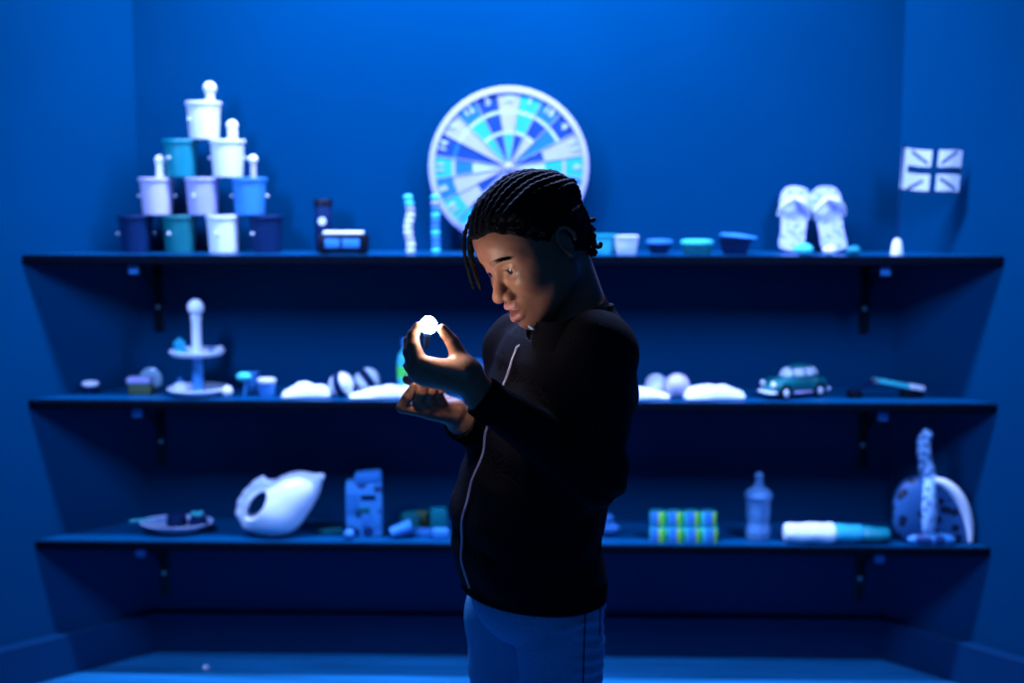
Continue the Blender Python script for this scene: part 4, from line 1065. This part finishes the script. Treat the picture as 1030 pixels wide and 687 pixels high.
# --- right (far) hand below, palm up, fingers curled upward
rh = Grp()
rh.add(Cap(WF, A(455, 414, 1.8610), 0.0215, 0.019), 0.008)
RM = [A(424, 413, 1.8260), A(433, 414, 1.8340), A(441, 414, 1.8430), A(448, 412, 1.8510)]
for m_ in RM: rh.add(Cap(A(455, 414, 1.8590), m_, 0.0150, 0.0095), 0.010)
for pts, k_ in (([RM[0], A(404, 410, 1.8130), A(410, 399, 1.8080), A(417, 388.5, 1.8080)], 1.0),
            ([RM[1], A(420.5, 402, 1.8160), A(424, 394, 1.8080), A(428.5, 386, 1.8080)], 1.06),
            ([RM[2], A(431.5, 400, 1.8200), A(434, 394, 1.8130), A(437.5, 387.5, 1.8130)], 1.0),
            ([RM[3], A(440.5, 397, 1.8240), A(442.5, 393, 1.8200), A(445.5, 389, 1.8200)], 0.88)):
    rh.add(finger(pts, [0.0095*k_, 0.0080*k_, 0.0074*k_, 0.0062*k_]), 0.0012)
th_ = finger([A(452, 408, 1.8710), A(434, 395, 1.8780), A(421, 385, 1.8620), A(410, 381.5, 1.8460)], [0.0130, 0.0100, 0.0086, 0.0074])
rh.add(th_, 0.006)
body.add(rh, 0.006)

def zgrid(segs):
    out = []
    for lo, hi, h in segs:
        n = max(1, int(round((hi-lo)/h))); out += list(lo + (hi-lo)*np.arange(n)/n)
    out.append(segs[-1][1]); return np.array(out)
gz = zgrid([(-0.004, 0.86, 0.007), (0.86, 1.02, 0.004), (1.02, 1.40, 0.0016)])
gx = zgrid([(-0.19, 0.125, 0.0016), (0.125, 0.24, 0.004)])
gy = zgrid([(1.62, 1.96, 0.0016), (1.96, 2.10, 0.004)])
V, F = surf_nets(body, gx, gy, gz)
child = fin('person', V, F, M['skin'])
tag(child, 'child in black zip jacket and blue jeans, head bowed over a glowing bulb', 'person')
# lip tint as a colour of the skin itself
L_ = (V-HC) @ HR.T / HS
lipd = lp.ev(V)/HS
t_ = np.clip(1 - (lipd-0.0001)/0.0007, 0, 1) * (L_[:, 0] > 0.07)
at_ = child.data.attributes.new('tint', 'FLOAT', 'POINT'); at_.data.foreach_set('value', t_.astype(np.float32)*0.75)

# --- eyes
BW = BULB
for s in (1, -1):
    c = H(*EYE[s]); g_ = BW - c; g_ = g_/np.linalg.norm(g_)
    g_ = 0.55*g_ + 0.45*hf; g_ = g_/np.linalg.norm(g_)
    q = Vector((0, 0, 1)).rotation_difference(Vector(g_)).to_matrix()
    bm = bmesh.new(); add_ball(bm, c, 0.0127*HS, 36, 30, rot=q)
    for f in bm.faces:
        d = (f.calc_center_median()-Vector(c)).normalized().dot(Vector(g_)); a = math.degrees(math.acos(max(-1, min(1, d))))
        f.material_index = 2 if a < 12 else (1 if a < 40 else 0)
    fin_bm('eye', bm, [M['sclera'], M['iris'], M['pupil']], child)
    # lashes: thin dark rim on the upper lid
    bm = bmesh.new()
    pts = [H(EYE[s][0]+0.0143*math.cos(t)*math.cos(0.18), EYE[s][1]+0.0132*math.sin(t), -0.0008-0.0022*(math.sin(t))**2) for t in np.linspace(-0.95, 0.95, 9)]
    add_tube(bm, pts, [0.0003, 0.0006, 0.0007, 0.0008, 0.0008, 0.0008, 0.0007, 0.0006, 0.0003], 6)
    fin_bm('eyelashes', bm, M['brow'], child)
def skin_bvh():
    return BVHTree.FromPolygons([Vector(v) for v in V], F.tolist())
SB = skin_bvh()
rnd = random.Random(3)
for s in (1, -1):
    bm = bmesh.new()
    for k in range(46):
        u = k/45; y = s*(0.010 + 0.036*u)
        for j in range(6):
            zz = 0.0142 + 0.0050*math.sin(PI*min(1, u*0.75+0.1)) + (j-2.5)*0.0015*(1-0.5*u)
            o = H(0.12, y, zz); hit = SB.ray_cast(Vector(o), Vector(-hf))
            if hit[0] is None: continue
            p = np.array(hit[0]); n = np.array(hit[1]); n = n if n@hf > 0 else -n
            dr = (H(0, s*0.006, 0.0022*(1-2*u)) - H(0, 0, 0)); dr = dr/np.linalg.norm(dr)*0.0042
            add_tube(bm, [p-n*0.0002, p+dr*0.5+n*0.0005, p+dr+n*0.0001], [0.00030, 0.00028, 0.0001], 4)
    fin_bm('eyebrow', bm, M['brow'], child)
# teeth
bm = bmesh.new()
for k in range(6):
    y = (k-2.5)*0.0066
    r3 = Matrix(HR.T.tolist())
    add_box(bm, H(0.0860 - y*y*14, y, -0.0625), (0.005, 0.0062*HS, 0.0075*HS), bevel=0.0012, rot=r3 @ Matrix.Rotation(-y*25, 3, 'Z'))
fin_bm('teeth', bm, M['tooth'], child)

# --- hair: cap plus locs
hair = Grp()
hair.add(HE((-0.009, 0, 0.031), (0.0935, 0.0765, 0.0765)), 0.005)
hair.add(HE((-0.042, 0, 0.000), (0.052, 0.066, 0.062)), 0.02)
hair.add(HE((0.024, 0, 0.034), (0.0645, 0.068, 0.065)), 0.012)
# cut the face side: plane curve of the hairline
def face_cut(P):
    q = (P-HC) @ HR.T / HS
    x, y, z = q[:, 0], q[:, 1], q[:, 2]
    ay = np.abs(y)
    zl = 0.067 - 5.5*np.maximum(ay-0.030, 0)**1.35            # forehead hairline height
    xl = np.where(z > 0.030, 0.045+0*(z), np.where(z > -0.006, 0.024, 0.008))
    # keep hair behind the slanted front border
    zz_ = z - 0.0105 - 0.006*np.exp(-((ay-0.032)/0.016)**2) + 0.0012*np.sin(y*900) + 0.0010*np.sin(y*2300+1)
    xf = np.interp(np.where(z > 0.012, np.maximum(zz_, 0.008), z), [-0.09, -0.050, -0.035, -0.010, 0.010, 0.026, 0.036, 0.044, 0.051, 0.058, 0.12], [-0.045, -0.034, -0.018, 0.020, 0.034, 0.046, 0.056, 0.068, 0.084, 0.12, 0.14])
    wob = 0.0007*np.sin(ay*420+z*260)
    return np.minimum(-(x - xf - wob), z+0.055)*HS            # >0 inside kept region
def hair_keep(P):
    return -face_cut(P)
hair2 = Grp(); hair2.add(Fn(lambda P: np.maximum(hair.ev(P), hair_keep(P)) - 0.0012*np.sin(((P-HC)@HR.T)[:, 1]*430+2*np.sin(((P-HC)@HR.T)[:, 0]*40)) - 0.0006*np.sin(P[:, 0]*900+P[:, 2]*700)), 0.001)
for s in (-1, 1): hair2.sub(HE((-0.006, s*0.078, -0.014), (0.022, 0.016, 0.030)), 0.004)
Vh, Fh = surf_nets(hair2, grid(-0.12, 0.18, 0.0026), grid(1.74, 1.99, 0.0026), grid(1.17, 1.42, 0.0026))
hc = fin('hair', Vh, Fh, M['hair'], child)
def on_skull(th, ph, off):
    """th: along front(0)->back(pi) over the top, ph: sideways fraction -1..1"""
    a = ph*1.18
    rx, ry, rz = 0.0935+off, 0.0765+off, 0.0765+off
    x = math.cos(th); zt_ = math.sin(th)
    return (-0.009 + rx*x, ry*zt_*math.sin(a)*1.0 + ry*0.25*abs(x)*math.sin(a), 0.031 + rz*zt_*math.cos(a))
def loc(pts, r0, r1, name='hair_twist', seg=8, knob=0.16):
    P = catmull(pts, 7); n = len(P)
    bm = bmesh.new(); rad = []
    ph = rnd.random()*6
    for i in range(n):
        u = i/(n-1); r = (r0+(r1-r0)*u)*(1+knob*math.sin(i*2.1+ph)) * (0.55 if i == n-1 else 1) * min(1, 0.35+0.2*i)
        rad.append(r)
    add_tube(bm, P, rad, seg); return fin_bm(name, bm, M['hair'], hc, sharp=80)
down = np.array([0, 0, -1.0])
back = -hh
NL = 15
for k in range(NL):
    ph = -1 + 2*k/(NL-1); pts = []
    t0 = 0.58 + 0.42*abs(ph)**2 + rnd.uniform(-.03, .05)
    for j in range(7):
        th = t0 + (2.55-t0)*j/6
        pts.append(H(*on_skull(th, ph*(0.95+0.05*j/6)+rnd.uniform(-.022, .022), 0.0012+rnd.uniform(-.0012, .0028))))
    # tail: leaves the skull and falls
    p = np.array(pts[-1]); L = 0.050 + 0.030*rnd.random() + (0.012 if abs(ph) < 0.5 else 0)
    dirv = back*0.62 + down*0.55 + np.array([0, ph*-0.12, 0])
    for j in range(1, 5):
        dirv = dirv*0.62 + down*(0.5+0.1*j) + np.array([rnd.uniform(-.28, .28), rnd.uniform(-.28, .28), 0]) + back*(0.25 if j < 2 else (0.30*rnd.random() if j == 4 else 0))
        dirv = dirv/np.linalg.norm(dirv); p = p + dirv*L/4; pts.append(p.copy())
    loc(pts, 0.0058, 0.0036)
# side rows running back above the ear
for s in (1, -1):
    for k, (z0_, z1_) in enumerate(((0.050, 0.060), (0.036, 0.044), (0.022, 0.026))):
        pts = []
        for j in range(6):
            x = 0.050-0.013*k - (0.125-0.01*k)*j/5; zz = z0_+(z1_-z0_)*j/5 - 0.010*(j/5)**2
            yy = 0.0785*math.sqrt(max(0.02, 1-((x+0.009)/0.0955)**2-((zz-0.031)/0.081)**2))
            pts.append(H(x, s*yy, zz))
        p = np.array(pts[-1]); dirv = back*0.7+down*0.5
        L = 0.055+0.02*rnd.random()
        for j in range(1, 5):
            dirv = dirv*0.6+down*0.55+np.array([rnd.uniform(-.25, .25), rnd.uniform(-.2, .2), 0]); dirv /= np.linalg.norm(dirv); p = p+dirv*L/4; pts.append(p.copy())
        loc(pts, 0.0052, 0.0034)
# flyaway ends at the back of the head, as the photo shows
def FA(px, py, Y=1.87): return A(px, py, Y)
for path in ([(572, 196), (582, 206), (588, 217), (593, 221), (598.5, 221)], [(575, 205), (584, 216), (590, 226), (593, 236), (594, 242)],
             [(578, 212), (590, 228), (597, 237), (596, 246), (603, 248), (604.5, 243.5)], [(580, 222), (592, 236), (598, 245), (594, 256), (588, 262)],
             [(574, 222), (582, 240), (581, 255), (586, 264), (590, 262)], [(568, 225), (577, 242), (578, 256), (580, 266)], [(580, 218), (587, 232), (586, 248), (590, 258)], [(574, 208), (586, 220), (591, 230), (590, 244), (594, 252)], [(570, 200), (584, 211), (592, 226), (598, 231)], [(576, 230), (586, 238), (592, 250), (597, 256), (600, 252)], [(572, 238), (584, 246), (587, 262), (584, 268)]):
    loc([FA(x, y, 1.875+0.012*math.sin(x*3+y)) for x, y in path], 0.0046, 0.0032)
# braids hanging before the forehead
for path, Y in (([(486, 214), (474, 222), (467.5, 236), (467.5, 256), (472, 275), (476.5, 291)], 1.850), ([(488, 217), (478, 225), (472.5, 240), (473, 258), (478, 276), (484, 292)], 1.842), ([(490, 220), (481, 229), (475.5, 243), (475, 258), (478.5, 272), (482, 283)], 1.856)):
    loc([A(x, y, Y) for x, y in path], 0.0037, 0.0026, 'front_braid', 8, 0.28)

# --- jacket
zc1 = A(586, 306, 1.9)[2]
def shell(op, g_out, g_in):
    return Fn(lambda P: np.maximum(g_out.ev(P), -g_in.ev(P)))
def sleeve_fold(E_, amp):
    def f(P):
        d = np.linalg.norm(P-E_, axis=1)
        return amp*np.exp(-(d/0.07)**2)*np.sin(P[:, 2]*150 + P[:, 0]*110) + amp*0.45*np.sin(P[:, 2]*70+P[:, 0]*50+1)
    return f
def jk(grow, outer):
    g = Grp()
    g.add(torso(grow, zhem-(0.0 if outer else 0.03), zneck+(0 if outer else 0.05), fold=0.0032 if outer else 0), 0.01)
    for S_, E_, W_, s in ((SN, EN, WN, 1), (SF, EF, WF, -1)):
        sl = Grp()
        sl.add(Ell(S_ + np.array([0, 0, -0.004]), (0.052+grow, 0.050+grow, 0.056+grow)), 0.01)
        sl.add(Cap(S_, E_, 0.052+grow, 0.042+grow), 0.02)
        d = (E_-W_)/np.linalg.norm(E_-W_)
        we = W_ + d*0.002 if outer else W_ - d*0.03
        sl.add(Cap(E_, we, 0.041+grow, 0.0275+grow), 0.016)
        if outer:
            fo = sleeve_fold(E_, 0.0032)
            core = sl
            g.add(Fn(lambda P, core=core, fo=fo: core.ev(P)-fo(P)), 0.016)
        else: g.add(sl, 0.012)
    return g
jo, ji = jk(0.0, True), jk(-0.007, False)
# a slack belly drape in front and hollow back
jacket = Grp(); jacket.add(jo, 0.001); 
jacket.sub(ji, 0.002)
neck_open = Cap(A(560, 304, 1.86), A(576, 338, 1.89), 0.066, 0.052)
jacket.sub(neck_open, 0.006)
# cuffs cut
for E_, W_ in ((EN, WN), (EF, WF)):
    d = (W_-E_)/np.linalg.norm(W_-E_)
    jacket.sub(Fn(lambda P, W_=W_, d=d: np.maximum(-( (P-W_)@d - 0.0), np.linalg.norm(P-W_, axis=1)-0.06)), 0.002)
Vj, Fj = surf_nets(jacket, grid(-0.16, 0.25, 0.0034), grid(1.65, 2.10, 0.0034), grid(zhem-0.02, 1.32, 0.0034))
jo_ = fin('jacket', Vj, Fj, M['jacket'], child)
JB = BVHTree.FromPolygons([Vector(v) for v in Vj], Fj.tolist())
# ribbed hem, cuffs, collar
def ring_tube(c, ax, rx, ry, up, h, name, m, th=0.0045, n=56, wav=0.0010):
    ax = Vector(ax).normalized(); u = Vector(up).cross(ax).normalized(); v = ax.cross(u)
    bm = bmesh.new(); prof = [(th, 0), (th*1.2, h*0.15), (th*1.2, h*0.85), (th, h), (0, h), (0, 0)]
    n2 = n*2; G = []
    for i in range(n2):
        a = 2*PI*i/n2; w_ = wav*(1 if i % 2 else -1)
        row = []
        for t, z in prof:
            r_ = t + (w_ if t > 0 else 0)
            row.append(bm.verts.new(Vector(c) + ax*z + u*(rx+r_)*math.cos(a) + v*(ry+r_)*math.sin(a)))
        G.append(row)
    for i in range(n2):
        for j in range(6): bm.faces.new((G[i][j], G[(i+1) % n2][j], G[(i+1) % n2][(j+1) % 6], G[i][(j+1) % 6]))
    return fin_bm(name, bm, M[m], jo_, sharp=70)
for W_, E_ in ((WN, EN), (WF, EF)):
    d = (W_-E_)/np.linalg.norm(W_-E_)
    ring_tube(W_-d*0.026, d, 0.0245, 0.0245, (0, 0, 1), 0.032, 'cuff', 'ribbing', 0.0035)
hc_ = np.array([np.interp(zhem, TZ, TX), YT, zhem-0.006])
ring_tube(hc_, (0, 0, 1), 0.1310, 0.0970, tuple(bh), 0.030, 'hem_band', 'ribbing', 0.0035, 110)
# collar ring: from the throat (low, front) up to the nape
cf, cb = A(544, 337, 1.820), A(603, 307, 1.93)
cc = (cf+cb)/2; axf = (cf-cb); rl = np.linalg.norm(axf)/2; axf = axf/np.linalg.norm(axf)
cn = np.cross(axf, bl); cn = cn/np.linalg.norm(cn); cn = cn if cn[2] > 0 else -cn
bm = bmesh.new(); G = []; n2 = 120
for i in range(n2):
    a = 2*PI*i/n2; rr_ = rl; rs_ = 0.060
    base = cc + axf*math.cos(a)*rl + bl*math.sin(a)*rs_
    out = axf*math.cos(a) + bl*math.sin(a); w_ = 0.0006*(1 if i % 2 else -1)
    hgt = 0.020
    G.append([bm.verts.new(Vector(base + out*(o_+(w_ if o_ > 0.003 else 0)) + cn*z_ - np.array([0, 0, 0.0]))) for o_, z_ in ((0.010, -0.020), (0.0055, -0.004), (0.004, hgt*0.6), (0.0015, hgt), (-0.002, hgt*0.8), (0.0, -0.018))])
for i in range(n2):
    for j in range(6): bm.faces.new((G[i][j], G[(i+1) % n2][j], G[(i+1) % n2][(j+1) % 6], G[i][(j+1) % 6]))
fin_bm('collar', bm, M['ribbing'], jo_, sharp=70)
# zip following the jacket front
def front_point(z, lat, off=0.0012):
    cx = np.interp(z, TZ, TX)
    o = np.array([cx, YT, z]) + bh*0.3 + bl*lat
    h_ = JB.ray_cast(Vector(o), Vector(-bh))
    return None if h_[0] is None else np.array(h_[0]) + bh*off
zs = np.linspace(A(531, 338, 1.82)[2], zhem-0.012, 60); P1 = []
for i, z_ in enumerate(zs):
    p = front_point(z_, -0.012+0.004*math.sin(i*0.22))
    if p is not None: P1.append(p)
PC = [A(536.5, 331.5, 1.803), A(532, 336, 1.800)]
P1.sort(key=lambda p: -p[2])
P1 = [A(535.5, 332.5, P1[0][1]-0.002), A(532, 337.5, P1[0][1]-0.003)] + P1
P1 = [sum(P1[max(0, i-2):i+3])/len(P1[max(0, i-2):i+3]) for i in range(len(P1))]
bm = bmesh.new(); add_tube(bm, catmull(P1, 3), 0.0019, 8); zp_ = fin_bm('zip', bm, M['zip'], jo_)
bm = bmesh.new(); p0 = P1[1]
add_tube(bm, [p0+bh*0.003, p0+bh*0.008+np.array([0, 0, -0.008]), p0+bh*0.007+np.array([0, 0, -0.022])], [0.0022, 0.003, 0.0022], 8)
add_ball(bm, p0+bh*0.003, 0.004, 12, 8)
fin_bm('zip_pull', bm, M['steel'], zp_)
bm = bmesh.new(); q0 = A(534.5, 329.5, 1.812); add_ball(bm, q0, (0.006, 0.004, 0.0028), 14, 10, rot=Matrix.Rotation(math.radians(35), 3, 'Y')); fin_bm('shirt_edge', bm, M['white'], child)

# --- jeans
def leg_seam(P):
    return 0
jn = Grp()
cut_top = zhem + 0.03
pel = Ell(A(539, 600, 1.9), (0.0925, 0.120, 0.077), np.array([[-bh[0], -bh[1], 0], [bl[0], bl[1], 0], [0, 0, 1]]))
def denim(core, c_):
    def f(P):
        r = core.ev(P)
        z = P[:, 2]
        a = (P[:, 0]-c_[0]); b = (P[:, 1]-c_[1])
        near = np.exp(-((a-0.045)/0.022)**2)*(b < 0.02)
        pk_ = 0.0022*near*np.sin(z*330 + a*60)
        crease = 0.0035*np.exp(-((z-(0.735+0.25*a))/0.006)**2)*(a > -0.01)
        return r - pk_ - crease - 0.0016*np.sin(z*38+a*25) - 0.001*np.sin(z*90-a*60)
    return Fn(f)
j0 = Grp(); j0.add(pel, 0.02)
for a_, k_, n_, in ((HN, KN, AN), (HF, KF, AF)):
    lg = Grp(); lg.add(Cap(a_, k_, 0.0685, 0.050), 0.02); lg.add(Cap(k_, n_ + np.array([0, 0, 0.0]), 0.050, 0.046), 0.02)
    j0.add(denim(lg, a_), 0.006)
jn.add(j0, 0.001)
ji_ = Grp()
for a_, k_, n_ in ((HN, KN, AN), (HF, KF, AF)): ji_.add(Cap(k_, n_+np.array([0, 0, -0.06]), 0.040, 0.038), 0.002)
jn.sub(ji_, 0.003)
jn.sub(Fn(lambda P: P[:, 2]-0.055), 0.002)
jn.sub(Fn(lambda P: cut_top-P[:, 2]), 0.002)
Vd, Fd = surf_nets(jn, grid(-0.12, 0.21, 0.004), grid(1.74, 2.10, 0.004), zgrid([(0.03, 0.62, 0.008), (0.62, cut_top+0.01, 0.0032)]))
jeans = fin('jeans', Vd, Fd, M['jeans'], child)
DB = BVHTree.FromPolygons([Vector(v) for v in Vd], Fd.tolist())
def seam(px0, px1, y0, y1, r=0.0013, name='side_seam', m='seam'):
    pts = []
    for i in range(50):
        t = i/49; p = A(px0+(px1-px0)*t, y0+(y1-y0)*t, 1.0); o = np.array([0, 0, CAMZ]); d = p-o; d /= np.linalg.norm(d)
        h_ = DB.ray_cast(Vector(o), Vector(d))
        if h_[0] is not None: pts.append(np.array(h_[0]))
    if len(pts) > 4:
        bm = bmesh.new(); add_tube(bm, pts, r, 6); fin_bm(name, bm, M[m], jeans)
seam(589, 584, 600, 760); seam(604, 603, 596, 640, 0.0012, 'pocket_edge')
# shoes
for n_ in (AN, AF):
    sh = Grp(); toe = n_ + bh*0.135; toe[2] = 0.030
    sh.add(Cap(np.array([n_[0], n_[1], 0.042])-bh*0.018, toe, 0.038, 0.030), 0.01)
    sh.add(Cap(np.array([n_[0], n_[1], 0.045]), np.array([n_[0], n_[1], 0.085]), 0.037, 0.036), 0.02)
    sh.sub(Fn(lambda P: P[:, 2]-0.012), 0.001); sh.sub(Cap(np.array([n_[0], n_[1], 0.06]), np.array([n_[0], n_[1], 0.13]), 0.028, 0.030), 0.002)
    lo_ = np.minimum(n_, toe)-0.06; hi_ = np.maximum(n_, toe)+0.06
    Vs, Fs = surf_nets(sh, grid(lo_[0], hi_[0], 0.004), grid(lo_[1], hi_[1], 0.004), grid(0.0, 0.12, 0.004))
    so = fin('shoe', Vs, Fs, M['black'], child)
    so2 = Grp(); so2.add(Cap(np.array([n_[0], n_[1], 0.010])-bh*0.020, np.array([toe[0], toe[1], 0.010]), 0.041, 0.035), 0.001)
    so2.sub(Fn(lambda P: P[:, 2]-0.0005), 0.001); so2.sub(Fn(lambda P: 0.014-P[:, 2]), 0.001)
    Vs, Fs = surf_nets(so2, grid(lo_[0], hi_[0], 0.004), grid(lo_[1], hi_[1], 0.004), grid(-0.004, 0.022, 0.003))
    fin('rubber_sole', Vs, Fs, M['rubber'], so)

# --- the glowing bulb and the little dark torch
bt = empty('glowing_bulb', Vector(to_world(BULB)), 'small white glowing bulb pinched between finger and thumb', 'bulb')
bm = bmesh.new(); add_ball(bm, (0, 0, 0.0), (0.0118, 0.0118, 0.0122), 32, 24); from_bm('lit_globe', bm, M['lamp'], bt)
bm = bmesh.new(); add_lathe(bm, [(0, -0.032), (0.0030, -0.032), (0.0040, -0.026), (0.0056, -0.014), (0.0058, -0.0112), (0.005, -0.0100), (0, -0.0100)], 28, rot=Matrix.Rotation(0.12, 3, 'Y')); from_bm('bulb_collar', bm, M['navy'], bt)
tt = empty('pocket_torch', Vector(to_world(A(420, 385, 1.824))), 'small dark gadget with a painted blue glint held between both hands', 'gadget')
rt_ = Matrix.Rotation(math.radians(-22), 3, 'Y')
bm = bmesh.new(); add_lathe(bm, [(0, -0.018), (0.0075, -0.018), (0.0085, -0.016), (0.0085, 0.020), (0.010, 0.024), (0.010, 0.032), (0, 0.032)], 28, rot=rt_); from_bm('torch_barrel', bm, M['black'], tt)
bm = bmesh.new(); add_lathe(bm, [(0.0084, 0.004), (0.0091, 0.005), (0.0091, 0.016), (0.0084, 0.017)], 28, rot=rt_); from_bm('blue_glint', bm, M['blue'], tt)  # ring of blue stands in for a glint on the dark barrel
